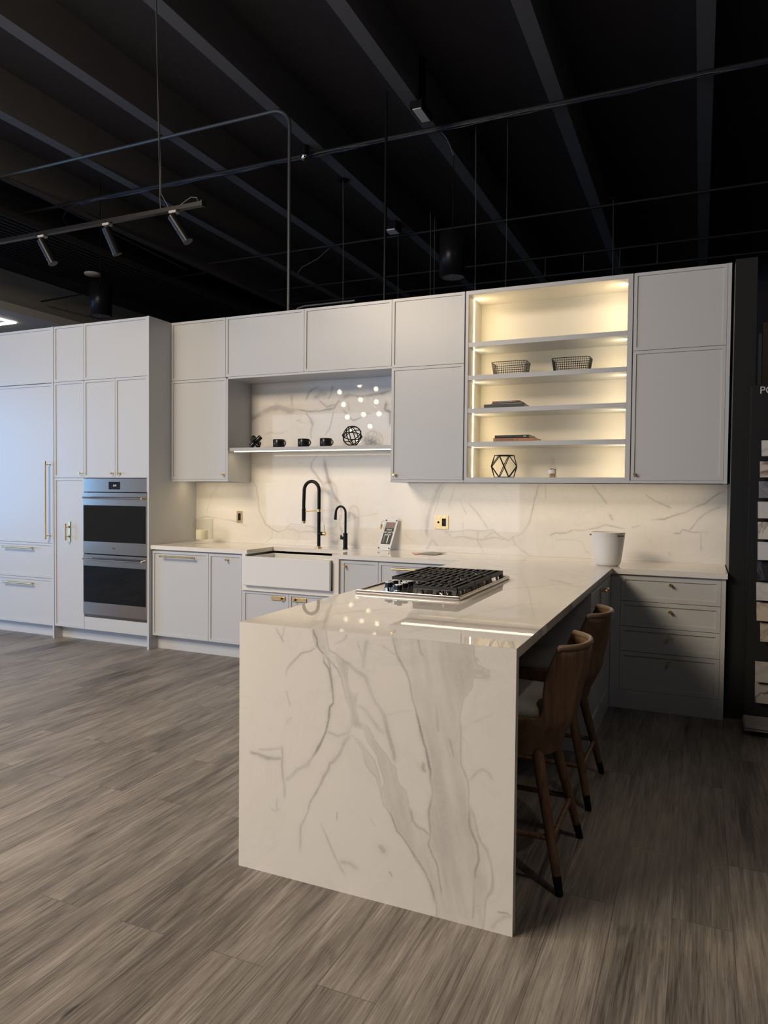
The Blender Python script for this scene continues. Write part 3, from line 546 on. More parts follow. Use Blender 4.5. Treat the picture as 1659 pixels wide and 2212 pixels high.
# ------------------------------------------------------------------ countertop with peninsula waterfall
ct = thing('marble_countertop', (2.26, -0.31, 0), 'white marble worktop with long peninsula and waterfall end', 'countertop')
TH = 0.034; XC0, XC1 = 2.812, 3.847; YW = -3.2935; YF = -0.62; CX0, CX1, CYB = 1.0, 1.781, -0.23
b = MB(); z0, z1 = CT-TH, CT-0.0003
b.box(0.0, CX0, YF, -0.0026, z0, z1).box(CX0, CX1, CYB, -0.0026, z0, z1).box(CX1, 4.5275, YF, -0.0026, z0, z1)
b.build('slab', MARBLE, ct)
MB().box(XC0, XC1, YW+0.0006, YF, z0, z1).build('peninsula_slab', MARBLE, ct)
hole = lambda c: (c[:, 0] > CX0) & (c[:, 0] < CX1) & (c[:, 1] < CYB)
CT_LINES = [([(3.2,-2.9),(3.35,-2.3),(3.5,-1.9),(3.78,-1.5),(3.8,-1.1)],.006,.22),([(3.0,-0.75),(3.3,-0.95),(3.6,-1.0),(3.84,-1.3)],.006,.22),([(2.85,-1.1),(3.1,-1.3),(3.4,-1.3)],.008,.16),
    ([(3.45,-3.2),(3.55,-2.7),(3.72,-2.3)],.012,.18),([(3.1,-3.29),(3.05,-3.0),(3.2,-2.75)],.01,.25),([(0.1,-0.3),(0.4,-0.45),(0.7,-0.4),(0.98,-0.55)],.008,.3),([(1.9,-0.5),(2.2,-0.35),(2.6,-0.5),(3.2,-0.4),(3.9,-0.2)],.006,.25),([(2.88,-2.9),(3.0,-2.6),(2.9,-2.2)],.006,.15),([(3.9,-0.5),(4.2,-0.4),(4.5,-0.5)],.005,.25)]
uvt = lambda p: (p[:, 0], p[:, 1])
veined_sheet('polished_face', (0.0, YF, CT), (4.5275, 0, 0), (0, -YF-0.0026, 0), 905, 124, MARBLE, ct, uv=uvt, lines=CT_LINES, hole=hole, warp=0.03)
veined_sheet('polished_face', (XC0, YW+0.0003, CT), (XC1-XC0, 0, 0), (0, YF-YW-0.0003, 0), 150, 380, MARBLE, ct, uv=uvt, lines=CT_LINES, warp=0.03)
MB().box(XC0, XC1, YW+0.0006, YW+TH, 0.0, z0).build('waterfall_slab', MARBLE_F, ct)
veined_sheet('waterfall_face', (XC0, YW, 0), (XC1-XC0, 0, 0), (0, 0, CT), 400, 354, MARBLE_F, ct, lines=WF_LINES, polys=WF_POLYS, warp=0.008)
b = MB().box(0.951, 0.984, -0.618, -0.598, 0.585, z0).box(1.786, 1.838, -0.618, -0.598, 0.585, z0).box(0.984, 1.786, -0.618, -0.598, 0.585, 0.629)
b.build('sink_surround', MARBLE_F, ct)

# ------------------------------------------------------------------ base cabinets
def base(x0, x1, label, name='base_cabinet', ztop=0.876):
    t_ = thing(name, ((x0+x1)/2, -0.3, 0), label, 'cabinet'); body(t_, x0, x1, DB+0.021, -0.004, 0.12, ztop); return t_
c1 = thing('dishwasher', (0.302, -0.3, 0), 'white panelled dishwasher with long brass pull under the left worktop', 'dishwasher')
body(c1, 0.0, 0.603, DB+0.021, -0.004, 0.12, 0.876); d = front(c1, 'door', 0.003, 0.603, 0.125, 0.868, DB); bar_h(d, 0.115, 0.475, 0.824, DB)
c2 = base(0.603, 0.949, 'slim white base cabinet with one knob between dishwasher and sink'); d = front(c2, 'door', 0.603, 0.937, 0.125, 0.868, DB); knob(d, 0.793, 0.822, DB)
MB().box(0.937, 0.949, DB+0.002, DB+0.021, 0.125, 0.868).build('stile', PAINT, c2)
c3 = thing('sink_base_cabinet', (1.39, -0.3, 0), 'white sink base cabinet with two doors on brass backplates', 'cabinet')
body(c3, 0.949, 1.84, DB+0.021, -0.004, 0.12, 0.583)
d = front(c3, 'door', 0.949, 1.384, 0.125, 0.583, DB); knob(d, 1.320, 0.536, DB, plate=(-0.098, 0.030))
d = front(c3, 'door', 1.384, 1.84, 0.125, 0.583, DB); knob(d, 1.445, 0.536, DB, plate=(-0.030, 0.100))
c4 = base(1.84, 2.163, 'small white base cabinet with a knob right of the farmhouse sink'); d = front(c4, 'door', 1.852, 2.163, 0.125, 0.870, DB); knob(d, 1.885, 0.826, DB)
MB().box(1.8405, 1.852, DB+0.002, DB+0.021, 0.125, 0.87).build('stile', PAINT, c4)
c5 = base(2.163, 2.845, 'white base cabinet with long brass pull in the corner behind the cooktop'); d = front(c5, 'door', 2.163, 2.80, 0.125, 0.870, DB); bar_h(d, 2.29, 2.70, 0.828, DB, r=0.009)
tk = MB().box(0.0005, 2.84, -0.53, -0.51, 0, 0.118).build('toe_kick', PAINT); tag(tk, 'white toe kick board under the sink run cabinets', 'toe kick')
# peninsula carcass
XR0 = 3.44
p1 = thing('peninsula_cabinet', (3.14, -1.93, 0), 'grey-white peninsula cabinet body behind the stools under the overhang', 'cabinet')
MB().box(2.846, XR0, YW+TH+0.001, DB-0.0005, 0.10, 0.8795).build('carcass', PAINT, p1)
MB().box(2.90, XR0-0.004, YW+TH+0.001, -0.62, 0, 0.10).build('toe_kick', PAINT, p1)
for y0, y1 in ((-3.255, -2.43), (-2.43, -1.50), (-1.50, -0.63)):
    bb = MB().box(2.825, 2.8455, y0+0.002, y1-0.002, 0.125, 0.868).build('door', PAINT, p1)
    MB().cyl((2.79, (y0+y1)/2-0.15, 0.82), (2.79, (y0+y1)/2+0.15, 0.82), 0.0075).cyl((2.79, (y0+y1)/2-0.12, 0.82), (2.825, (y0+y1)/2-0.12, 0.82), 0.005).cyl((2.79, (y0+y1)/2+0.12, 0.82), (2.825, (y0+y1)/2+0.12, 0.82), 0.005).build('handle', BRASS_K, bb)
p2 = thing('peninsula_cabinet', (3.64, -1.1, 0), 'white double-door cabinet on the stool side of the peninsula near the wall', 'cabinet')
MB().box(XR0+0.001, 3.818, -1.55, -0.6005, 0, 0.8795).build('carcass', PAINT, p2)
MB().box(3.818, 3.8375, -1.55, -0.640, 0, 0.118).build('plinth', PAINT, p2)
MB().box(3.818, 3.8375, -0.640, -0.6005, 0, 0.8795).build('filler', PAINT, p2)
d = front(p2, 'door', -1.55, -1.095, 0.118, 0.868, 3.8385, axis='x')
def tbar(parent, y, z, xf):
    h = MB().cyl((xf, y, z), (xf+0.03, y, z), 0.005, n=12).build('handle', BRASS, parent)
    MB().cyl((xf+0.03, y-0.03, z), (xf+0.03, y+0.03, z), 0.0065, n=12).build('grip', BRASS_K, h)
tbar(d, -1.140, 0.83, 3.8385)
d = front(p2, 'door', -1.095, -0.640, 0.118, 0.868, 3.8385, axis='x'); tbar(d, -1.050, 0.83, 3.8385)
# right-hand drawers
dc = thing('drawer_cabinet', (4.19, -0.3, 0), 'white four-drawer cabinet with small brass knobs right of the peninsula', 'cabinet')
b = MB().box(3.8385, 4.5195, DB+0.022, -0.004, 0, 0.8795); b.box(3.8395, 3.898, DB, DB+0.022, 0, 0.8795).box(4.494, 4.5195, DB, DB+0.022, 0, 0.8795).box(3.898, 4.494, DB, DB+0.022, 0, 0.122).box(3.898, 4.494, DB, DB+0.022, 0.870, 0.8795)
b.build('carcass', PAINT, dc)
for (za, zb, zk) in ((0.705, 0.870, 0.822), (0.539, 0.705, 0.651), (0.376, 0.539, 0.488), (0.122, 0.376, 0.322)):
    d = front(dc, 'drawer', 3.898, 4.494, za, zb, DB+0.001, rail=0.026); knob(d, 4.20, zk, DB+0.001, L=0.03)

# ------------------------------------------------------------------ farmhouse sink, faucets
sk = thing('farmhouse_sink', (1.385, -0.43, 0.63), 'white apron-front farmhouse sink set in a marble surround', 'sink')
b = MB(); SY0, SY1 = -0.660, -0.2305; a0, a1 = 0.9855, 1.7835
b.box(a0, a1, SY0, SY0+0.028, 0.631, 0.867).box(a0+0.02, a0+0.042, SY0+0.028, SY1, 0.631, 0.862).box(a1-0.042, a1-0.02, SY0+0.028, SY1, 0.631, 0.862).box(a0+0.02, a1-0.02, SY1-0.022, SY1, 0.631, 0.862).box(a0+0.02, a1-0.02, SY0+0.02, SY1, 0.631, 0.655)
b.build('basin', CERAMIC, sk, bevel=0.006, seg=3)
b = MB().box(a0+0.042, a1-0.042, SY1-0.036, SY1-0.022, 0.80, 0.835).box(a0+0.042, a1-0.042, SY0+0.028, SY0+0.040, 0.80, 0.835)
b.build('ledge', CERAMIC, sk, bevel=0.003)
MB().cyl((1.385, -0.40, 0.655), (1.385, -0.40, 0.659), 0.045, n=24).build('drain', STEEL, sk)

fx, fy = 1.410, -0.16
fa = thing('kitchen_faucet', (fx, fy, CT), 'tall matte black spring-arch kitchen faucet with brass details', 'faucet')
MB().cyl((fx, fy, CT), (fx, fy, CT+0.008), 0.027, n=24).cyl((fx, fy, CT+0.008), (fx, fy, CT+0.018), 0.018, n=24).build('base_ring', BRASS, fa)
MB().cyl((fx, fy, CT+0.018), (fx, fy, 1.245), 0.0145, n=20).build('column', BLACK_M, fa)
pts = [(fx, fy, 1.24)]
for k in range(25):
    w = math.pi*k/24; pts.append((fx-0.0725+0.0725*math.cos(w), fy, 1.400+0.079*math.sin(w)))
pts += [(fx-0.147, fy, 1.34), (fx-0.149, fy, 1.28), (fx-0.148, fy, 1.24)]
MB().tube(pts, 0.0145, 14).build('hose', BLACK_M, fa)
MB().cyl((fx-0.148, fy, 1.245), (fx-0.148, fy, 1.140), 0.0175, 0.0165, n=20).build('spray_head', BLACK_M, fa)
MB().cyl((fx-0.148, fy, 1.140), (fx-0.148, fy, 1.121), 0.0165, n=20).build('nozzle_ring', BRASS, fa)
MB().cyl((fx-0.148, fy, 1.222), (fx, fy, 1.232), 0.005, n=12).cyl((fx, fy, 1.222), (fx, fy, 1.244), 0.0165, n=20).build('dock_arm', BRASS, fa)
MB().cyl((fx, fy, 1.038), (fx+0.042, fy, 1.038), 0.015, n=20).build('valve', BLACK_M, fa)
MB().cyl((fx+0.042, fy, 1.038), (fx+0.064, fy, 1.038), 0.0155, n=20).cyl((fx+0.053, fy, 1.05), (fx+0.049, fy, 1.115), 0.003, n=10).build('lever', BRASS, fa)
tx, ty = 1.647, -0.13
fb = thing('filter_tap', (tx, ty, CT), 'small matte black filtered water tap with a round arch', 'faucet')
MB().cyl((tx, ty, CT), (tx, ty, CT+0.004), 0.023, n=24).cyl((tx, ty, CT+0.004), (tx, ty, 1.048), 0.0185, n=24).build('column', BLACK_M, fb)
pts = [(tx, ty, 1.04), (tx, ty, 1.12), (tx, ty, 1.20)]
for k in range(1, 21):
    w = math.pi*k/20*0.97; pts.append((tx-0.046+0.046*math.cos(w), ty, 1.215+0.056*math.sin(w)))
pts += [(tx-0.0945, ty, 1.19), (tx-0.096, ty, 1.158)]
MB().tube(pts, [0.0095]*(len(pts)-3)+[0.010, 0.0115, 0.0125], 14).build('spout', BLACK_M, fb)
MB().cyl((tx, ty, 1.005), (tx-0.042, ty, 1.005), 0.013, n=18).cyl((tx-0.040, ty, 0.995), (tx-0.040, ty, 1.030), 0.007, n=12).build('valve_handle', BLACK_M, fb)

# ------------------------------------------------------------------ cooktop
ck = thing('gas_cooktop', (3.13, -1.97, CT), 'stainless gas cooktop with black grates and five knobs on the peninsula', 'cooktop')
KX0, KX1, KY0, KY1 = 2.868, 3.388, -2.435, -1.515
b = MB().box(KX0, KX1, KY0, KY1, CT+0.0005, CT+0.013); b.build('steel_pan', STEEL, ck, bevel=0.004, seg=3)
b = MB().box(KX0+0.004, KX1-0.004, KY0+0.004, KY0+0.012, CT+0.013, CT+0.019).box(KX0+0.004, KX1-0.004, KY1-0.012, KY1-0.004, CT+0.013, CT+0.019).box(KX0+0.004, KX0+0.012, KY0+0.012, KY1-0.012, CT+0.013, CT+0.019).box(KX1-0.012, KX1-0.004, KY0+0.012, KY1-0.012, CT+0.013, CT+0.019)
b.build('raised_rim', STEEL, ck, bevel=0.002)
GZ = 0.968
def grate(x0, x1, y0, y1, burners):
    b = MB(); t_ = 0.0055
    def bar(ax, ay, bx, by, h=0.012):
        d = Vector((bx-ax, by-ay, 0)); L = d.length
        if L < 0.01: return
        d /= L; n = Vector((-d.y, d.x, 0))*t_
        p = [Vector((ax, ay, 0))-n, Vector((bx, by, 0))-n, Vector((bx, by, 0))+n, Vector((ax, ay, 0))+n]
        b.add([q+Vector((0, 0, GZ-h)) for q in p]+[q+Vector((0, 0, GZ)) for q in p], [(0,3,2,1),(4,5,6,7),(0,1,5,4),(1,2,6,5),(2,3,7,6),(3,0,4,7)])
    bar(x0, y0, x1, y0); bar(x0, y1, x1, y1); bar(x0, y0, x0, y1); bar(x1, y0, x1, y1)
    n = max(3, round((x1-x0)/0.037))
    for i in range(1, n):
        x = x0 + (x1-x0)*i/n; segs = [(y0, y1)]
        for bx, by in burners:
            if abs(x-bx) < 0.052: segs = [s for a, c in segs for s in ((a, min(c, by-0.042)), (max(a, by+0.042), c))]
        for a, c in segs: bar(x, a, x, c)
    for bx, by in burners:
        for w in range(0, 360, 45):
            c, s = math.cos(math.radians(w+22)), math.sin(math.radians(w+22)); bar(bx+0.024*c, by+0.024*s, bx+0.05*c, by+0.044*s)
        bar(x0, by, bx-0.05, by); 
    g = b.build('grate', IRON, ck)
    # sloping skirts and feet
    k = MB()
    def skirt(ax, ay, bx, by, ox, oy):
        o_ = Vector((ox, oy, 0))*0.014; A = Vector((ax, ay, 0)); B = Vector((bx, by, 0)); u_ = (B-A).normalized()
        for P_ in (A+u_*0.010, (A+B)/2, B-u_*0.010):
            q = [P_-u_*0.009, P_+u_*0.009]
            k.add([q[0]+Vector((0,0,GZ-0.002)), q[1]+Vector((0,0,GZ-0.002)), q[1]*1+o_+Vector((0,0,CT+0.013)), q[0]+o_+Vector((0,0,CT+0.013)),
                   q[0]-o_*0.5+Vector((0,0,GZ-0.002)), q[1]-o_*0.5+Vector((0,0,GZ-0.002)), q[1]+o_*0.4+Vector((0,0,CT+0.013)), q[0]+o_*0.4+Vector((0,0,CT+0.013))],
                  [(0,1,2,3),(4,7,6,5),(0,3,7,4),(1,5,6,2),(0,4,5,1),(3,2,6,7)])
        t2 = [A-u_*0.0, B+u_*0.0]
        k.add([t2[0]+Vector((0,0,GZ)), t2[1]+Vector((0,0,GZ)), t2[1]+o_*0.45+Vector((0,0,GZ-0.017)), t2[0]+o_*0.45+Vector((0,0,GZ-0.017)),
               t2[0]-o_*0.5+Vector((0,0,GZ)), t2[1]-o_*0.5+Vector((0,0,GZ)), t2[1]-o_*0.1+Vector((0,0,GZ-0.017)), t2[0]-o_*0.1+Vector((0,0,GZ-0.017))],
              [(0,1,2,3),(4,7,6,5),(0,3,7,4),(1,5,6,2),(0,4,5,1),(3,2,6,7)])
    skirt(x0, y0, x1, y0, 0, -1); skirt(x1, y0, x1, y1, 1, 0); skirt(x1, y1, x0, y1, 0, 1); skirt(x0, y1, x0, y0, -1, 0)
    k.build('skirt', IRON, g)
def burner(x, y, r):
    q = MB().cyl((x, y, CT+0.013), (x, y, CT+0.024), r*1.15, r*1.05, n=28).build('burner', CHROME, ck)
    MB().cyl((x, y, CT+0.024), (x, y, CT+0.030), r, n=28).cyl((x, y, CT+0.030), (x, y, CT+0.036), r*0.8, r*0.72, n=28).build('burner_cap', IRON, q)
BR = [((3.262, -2.275), 0.034), ((3.05, -2.005), 0.030), ((3.262, -2.005), 0.046), ((3.04, -1.735), 0.034), ((3.262, -1.735), 0.036)]
for (x, y), r in BR: burner(x, y, r)
grate(3.155, 3.365, -2.405, -2.147, [BR[0][0]]); grate(2.935, 3.365, -2.137, -1.873, [BR[1][0], BR[2][0]]); grate(2.935, 3.365, -1.863, -1.603, [BR[3][0], BR[4][0]])
for x, y in ((2.992, -2.319), (2.988, -2.238), (3.069, -2.385), (3.068, -2.311), (3.067, -2.238)):
    q = MB().cyl((x, y, CT+0.013), (x, y, CT+0.046), 0.0205, 0.019, n=24).build('control_knob', BLACK_C, ck)
    MB().cyl((x, y, CT+0.013), (x, y, CT+0.026), 0.0225, n=24).build('knob_skirt', CHROME, q)
    MB().cyl((x, y, CT+0.046), (x, y, CT+0.049), 0.019, n=24).cyl((x, y, CT+0.049), (x, y, CT+0.0494), 0.017, n=24).build('knob_cap', CHROME, q)
MB().box(KX0+0.016, KX0+0.10, KY0+0.02, KY0+0.05, CT+0.013, CT+0.0136).build('seam_plate', STEEL, ck)

# ------------------------------------------------------------------ counter stools
def superell(w, a, b_, n=2.9):
    c, s = math.cos(w), math.sin(w)
    return (math.copysign(abs(c)**(2/n), c)*a, math.copysign(abs(s)**(2/n), s)*b_)
def sstep(a, b_, x):
    t_ = max(0, min(1, (x-a)/(b_-a))); return t_*t_*(3-2*t_)
def stool(cx, cy, label):
    st = thing('counter_stool', (cx, cy, 0), label, 'stool', 'walnut counter stools tucked under the peninsula')
    NA, NZ = 96, 16
    def ztop(w):
        d_ = abs((w+math.pi) % (2*math.pi)-math.pi)
        return 0.848 - 0.248*sstep(math.radians(40), math.radians(66), d_) - 0.03*sstep(math.radians(80), math.radians(170), d_)
    def point(w, z, inset=0.0):
        k = sstep(0.45, 0.60, z); a_ = 0.165 + 0.055*k + 0.048*sstep(0.55, 0.85, z)*max(0, math.cos(w)); b_ = 0.165 + 0.047*k + 0.010*sstep(0.58, 0.85, z)
        x, y = superell(w, a_-inset, b_-inset)
        if x > 0: x -= 0.055*(abs(y)/0.225)**2*sstep(0.58, 0.75, z)
        return (cx+x+0.012, cy+y, z)
    vs = []; fs = []; o_ = []
    for i in range(NA):
        w = 2*math.pi*i/NA; zt = ztop(w)
        for j in range(NZ+1):
            z = zt + (0.452-zt)*(j/NZ)**0.9; p = point(w, z); vs.append(p)
    m1 = len(vs)
    for i in range(NA):
        w = 2*math.pi*i/NA; zt = ztop(w)
        for j in range(NZ+1):
            z = zt + (0.470-zt)*(j/NZ)**0.9; p = point(w, z, 0.013); vs.append(p)
    R_ = NZ+1
    for i in range(NA):
        k = (i+1) % NA
        for j in range(NZ):
            fs.append((i*R_+j, k*R_+j, k*R_+j+1, i*R_+j+1)); fs.append((m1+i*R_+j, m1+i*R_+j+1, m1+k*R_+j+1, m1+k*R_+j))
        fs.append((i*R_, m1+i*R_, m1+k*R_, k*R_))
    b = MB(); b.add(vs, fs, True)
    b.add([vs[i*R_+NZ] for i in range(NA)], [tuple(range(NA))]); b.add([vs[m1+i*R_+NZ] for i in range(NA)], [tuple(range(NA))[::-1]])
    sh = b.build('shell', WALNUT, st)
    pts = []
    for k in range(-21, 22):
        w = math.radians(2.05*k); p = point(w, 0.852, 0.0065); q = point(w, ztop(w)+0.004, 0.0065); pts.append((p[0], p[1], q[2]))
    b = MB(); n = 12; vv = []
    for i, p in enumerate(pts):
        a_ = Vector(pts[max(i-1, 0)]); c_ = Vector(pts[min(i+1, len(pts)-1)]); dv = (c_-a_).normalized(); nv = Vector((dv.y, -dv.x, 0)).normalized()
        for k in range(n):
            w = 2*math.pi*k/n; vv.append(Vector(p)+nv*(0.0105*math.cos(w))+Vector((0, 0, 1))*(0.012*math.sin(w)-0.003))
    ff = [(i*n+k, i*n+(k+1) % n, (i+1)*n+(k+1) % n, (i+1)*n+k) for i in range(len(pts)-1) for k in range(n)]
    b.add(vv, ff, True); b.add(vv[:n], [tuple(range(n))[::-1]]); b.add(vv[-n:], [tuple(range(n))])
    b.build('leather_rim', LEATHER, sh)
    # seat cushion
    vs = []; fs = []; rings = [(0.545, 0.075), (0.575, 0.03), (0.605, 0.016), (0.628, 0.026), (0.640, 0.055), (0.645, 0.10)]
    for z, ins in rings:
        for i in range(64):
            w = 2*math.pi*i/64; x, y = superell(w, 0.222-ins, 0.214-ins, 2.7); vs.append((cx+x+0.004, cy+y, z))
    for j in range(len(rings)-1):
        for i in range(64): k = (i+1) % 64; fs.append((j*64+i, j*64+k, (j+1)*64+k, (j+1)*64+i))
    fs.append(tuple(range(64))[::-1]); fs.append(tuple(range((len(rings)-1)*64, len(rings)*64)))
    MB().add(vs, fs, True).build('cushion', FABRIC, st)
    # legs
    def at(t0, top, foot, z): return tuple(top[i]+(foot[i]-top[i])*(top[2]-z)/(top[2]-foot[2]) for i in range(3))
    legs = {}
    for sx in (-1, 1):
        for sy in (-1, 1):
            top = (cx+sx*0.105+0.005, cy+sy*0.135, 0.470); foot = (cx+0.005+sx*0.212, cy+sy*0.232, 0.0); legs[sx, sy] = (top, foot)
            f1 = at(0, top, foot, 0.062)
            lg = MB().tube([top, at(0, top, foot, 0.3), f1], [0.0225, 0.0205, 0.0155], 18).build('leg', WALNUT, st)
            MB().tube([f1, at(0, top, foot, 0.0015)], [0.0162, 0.0135], 16).build('ferrule', BLACK_M, lg)
    MB().box(cx-0.12, cx+0.13, cy-0.15, cy+0.15, 0.441, 0.452).build('seat_plate', WALNUT, st, bevel=0.004)
    for za, A_, B_ in ((0.168, (1, -1), (1, 1)), (0.205, (-1, -1), (-1, 1)), (0.178, (-1, -1), (1, -1)), (0.178, (-1, 1), (1, 1))):
        MB().tube([at(0, *legs[A_], za), at(0, *legs[B_], za)], 0.0105, 14).build('stretcher', WALNUT, st)
    return st
stool(3.725, -2.765, 'walnut counter stool with grey seat nearest the waterfall end')
stool(3.722, -2.030, 'walnut counter stool farther back, nearer the drawer cabinet')

# ------------------------------------------------------------------ outlets
o1 = thing('switch_plate', (0.4935, -0.006, 1.098), 'small single brass switch plate with black rocker left of the sink', 'outlet')
MB().box(0.463, 0.526, -0.0075, -0.0026, 1.100, 1.208).build('plate', BRASS, o1, bevel=0.001)
MB().box(0.480, 0.508, -0.0095, -0.0075, 1.122, 1.186).build('rocker', BLACK_M, o1, bevel=0.001)
o2 = thing('outlet_plate', (2.452, -0.006, 1.100), 'double polished brass plate with black socket and toggle right of the faucets', 'outlet')
MB().box(2.393, 2.511, -0.0075, -0.0026, 1.100, 1.209).build('plate', BRASS, o2, bevel=0.001)
sk2 = MB().box(2.457, 2.491, -0.010, -0.0075, 1.124, 1.186).build('socket', BLACK_M, o2, bevel=0.001)
MB().box(2.466, 2.482, -0.0125, -0.010, 1.149, 1.161).build('test_button', BLACK_C, sk2)
MB().cyl((2.427, -0.0075, 1.155), (2.427, -0.010, 1.155), 0.009, n=16).cyl((2.427, -0.010, 1.156), (2.427, -0.020, 1.160), 0.003, n=10).build('toggle', BLACK_M, o2)
for x in (2.427, 2.474):
    for z in (1.110, 1.199): MB().cyl((x, -0.0085, z), (x, -0.0075, z), 0.0035, n=10).build('screw', CHROME, o2)
for z in (1.108, 1.200): MB().cyl((0.4945, -0.0085, z), (0.4945, -0.0075, z), 0.003, n=10).build('screw', CHROME, o1)

# ------------------------------------------------------------------ things on the worktop
cx, cy = 0.258, -0.237
ch = thing('hurricane_candle', (cx, cy, CT), 'clear glass hurricane holder with ivory pillar candle in the left corner', 'candle')
MB().lathe([(0.0, 0.002), (0.064, 0.002), (0.064, 0.030), (0.088, 0.034), (0.094, 0.042), (0.094, 0.222), (0.0925, 0.222), (0.0925, 0.044), (0.0, 0.037)], (cx, cy, CT), 40).build('glass_shade', GLASS, ch)
MB().lathe([(0.0, 0.038), (0.052, 0.038), (0.054, 0.042), (0.054, 0.120), (0.050, 0.124), (0.0, 0.121)], (cx-0.006, cy, CT), 32).build('pillar_candle', WAX, ch)
MB().cyl((cx-0.006, cy, CT+0.119), (cx-0.006, cy, CT+0.130), 0.001, n=6).build('wick', BLACK_M, ch)

# acrylic leaflet stand
BL, BRr, TL, TR = [Vector(p) for p in ((1.924, -0.088, CT+0.002), (2.046, -0.108, CT+0.002), (1.968, -0.012, 1.172), (2.088, -0.028, 1.172))]
sg = thing('sign_holder', (1.99, -0.09, CT), 'clear acrylic sign holder with a dark faucet advert leaning on the backsplash', 'sign')
nrm = (BRr-BL).cross(TL-BL).normalized()
if nrm.y > 0: nrm = -nrm
def sp(u, v, d): return BL + (BRr-BL)*u + (TL-BL)*v + nrm*d
def slab(u0, u1, v0, v1, d0, d1):
    p = [sp(u, v, d) for d in (d0, d1) for u, v in ((u0, v0), (u1, v0), (u1, v1), (u0, v1))]
    return MB().add(p, [(0,3,2,1),(4,5,6,7),(0,1,5,4),(1,2,6,5),(2,3,7,6),(3,0,4,7)])
slab(0, 1, 0, 1, 0.0, 0.004).build('back_plate', mat('white_print', (0.72, 0.72, 0.74), 0.3), sg)
PRD = mat('poster_charcoal', (0.055, 0.055, 0.05), 0.3); PRL = mat('poster_grey', (0.20, 0.20, 0.185), 0.3); PWH = mat('poster_white', (0.8, 0.8, 0.78), 0.4); RED = mat('poster_red', (0.65, 0.06, 0.05), 0.4)
ps = slab(0.13, 0.87, 0.19, 0.89, 0.004, 0.0045).build('poster', PRD, sg)
slab(0.13, 0.87, 0.70, 0.89, 0.0045, 0.0047).build('poster_sky', PRL, ps)
slab(0.44, 0.58, 0.77, 0.85, 0.0047, 0.0049).build('red_emblem', RED, ps)
slab(0.24, 0.34, 0.24, 0.50, 0.0045, 0.0047).build('faucet_picture', PRL, ps); slab(0.55, 0.62, 0.22, 0.46, 0.0045, 0.0047).build('faucet_picture', PWH, ps)
ru = (BRr-BL).normalized(); rv = (TL-BL).normalized()
RT = Matrix.Identity(4)
for i in range(3): RT[i][0] = ru[i]; RT[i][1] = rv[i]; RT[i][2] = nrm[i]
for s_t, v, sz in (('THIS IS', 0.645, 0.017), ('NOT JUST A', 0.565, 0.018), ('FAUCET', 0.485, 0.017)):
    text_obj('poster_lettering', s_t, sz, PWH, ps, sp(0.5, v, 0.0051), RT, 0.0001, bold=0.0004)
for u_, v_ in ((0.1, 0.06), (0.92, 0.06), (0.1, 0.94), (0.92, 0.94)):
    MB().cyl(sp(u_, v_, 0.004), sp(u_, v_, 0.012), 0.006, n=14).build('standoff_screw', CHROME, sg)
tg = thing('brass_tag', (1.946, -0.06, 1.09), 'little brass bell-shaped tag hanging on the sign holder by a wire loop', 'tag')
MB().cyl((1.944, -0.055, 1.128), (1.943, -0.055, 1.108), 0.0085, n=14).cyl((1.943, -0.055, 1.108), (1.936, -0.055, 1.086), 0.0105, 0.005, n=14).build('bell', BRASS, tg)
MB().tube([(1.944, -0.055, 1.128), (1.946, -0.056, 1.143), (1.955, -0.055, 1.153), (1.968, -0.045, 1.158)], 0.0012, 6).build('wire_loop', BLACK_M, tg)

def leaflet(c, w, d, rot, z, m, label, t_=0.0012):
    b = MB(); R2 = Matrix.Rotation(rot, 4, 'Z'); P_ = [R2 @ Vector((sx*w/2, sy*d/2, 0)) + Vector((c[0], c[1], 0)) for sx, sy in ((-1,-1),(1,-1),(1,1),(-1,1))]
    b.add([p+Vector((0,0,z)) for p in P_]+[p+Vector((0,0,z+t_)) for p in P_], [(0,3,2,1),(4,5,6,7),(0,1,5,4),(1,2,6,5),(2,3,7,6),(3,0,4,7)])
    return tag(b.build('magazine', m), label, 'magazine', 'magazines fanned on the worktop')
MG1 = mat('magazine_red', (0.55, 0.16, 0.15), 0.3); MG2 = mat('magazine_white', (0.7, 0.68, 0.66), 0.3); MG3 = mat('magazine_olive', (0.09, 0.10, 0.07), 0.3)
leaflet((2.385, -0.235), 0.16, 0.19, 0.5, CT+0.0006, MG1, 'red-edged magazine at the bottom of the fanned pile on the worktop')
leaflet((2.425, -0.215), 0.17, 0.20, 0.1, CT+0.0030, MG2, 'pale magazine in the middle of the fanned pile on the worktop')
leaflet((2.445, -0.19), 0.15, 0.19, -0.25, CT+0.0054, MG3, 'dark green magazine on top of the fanned pile on the worktop')

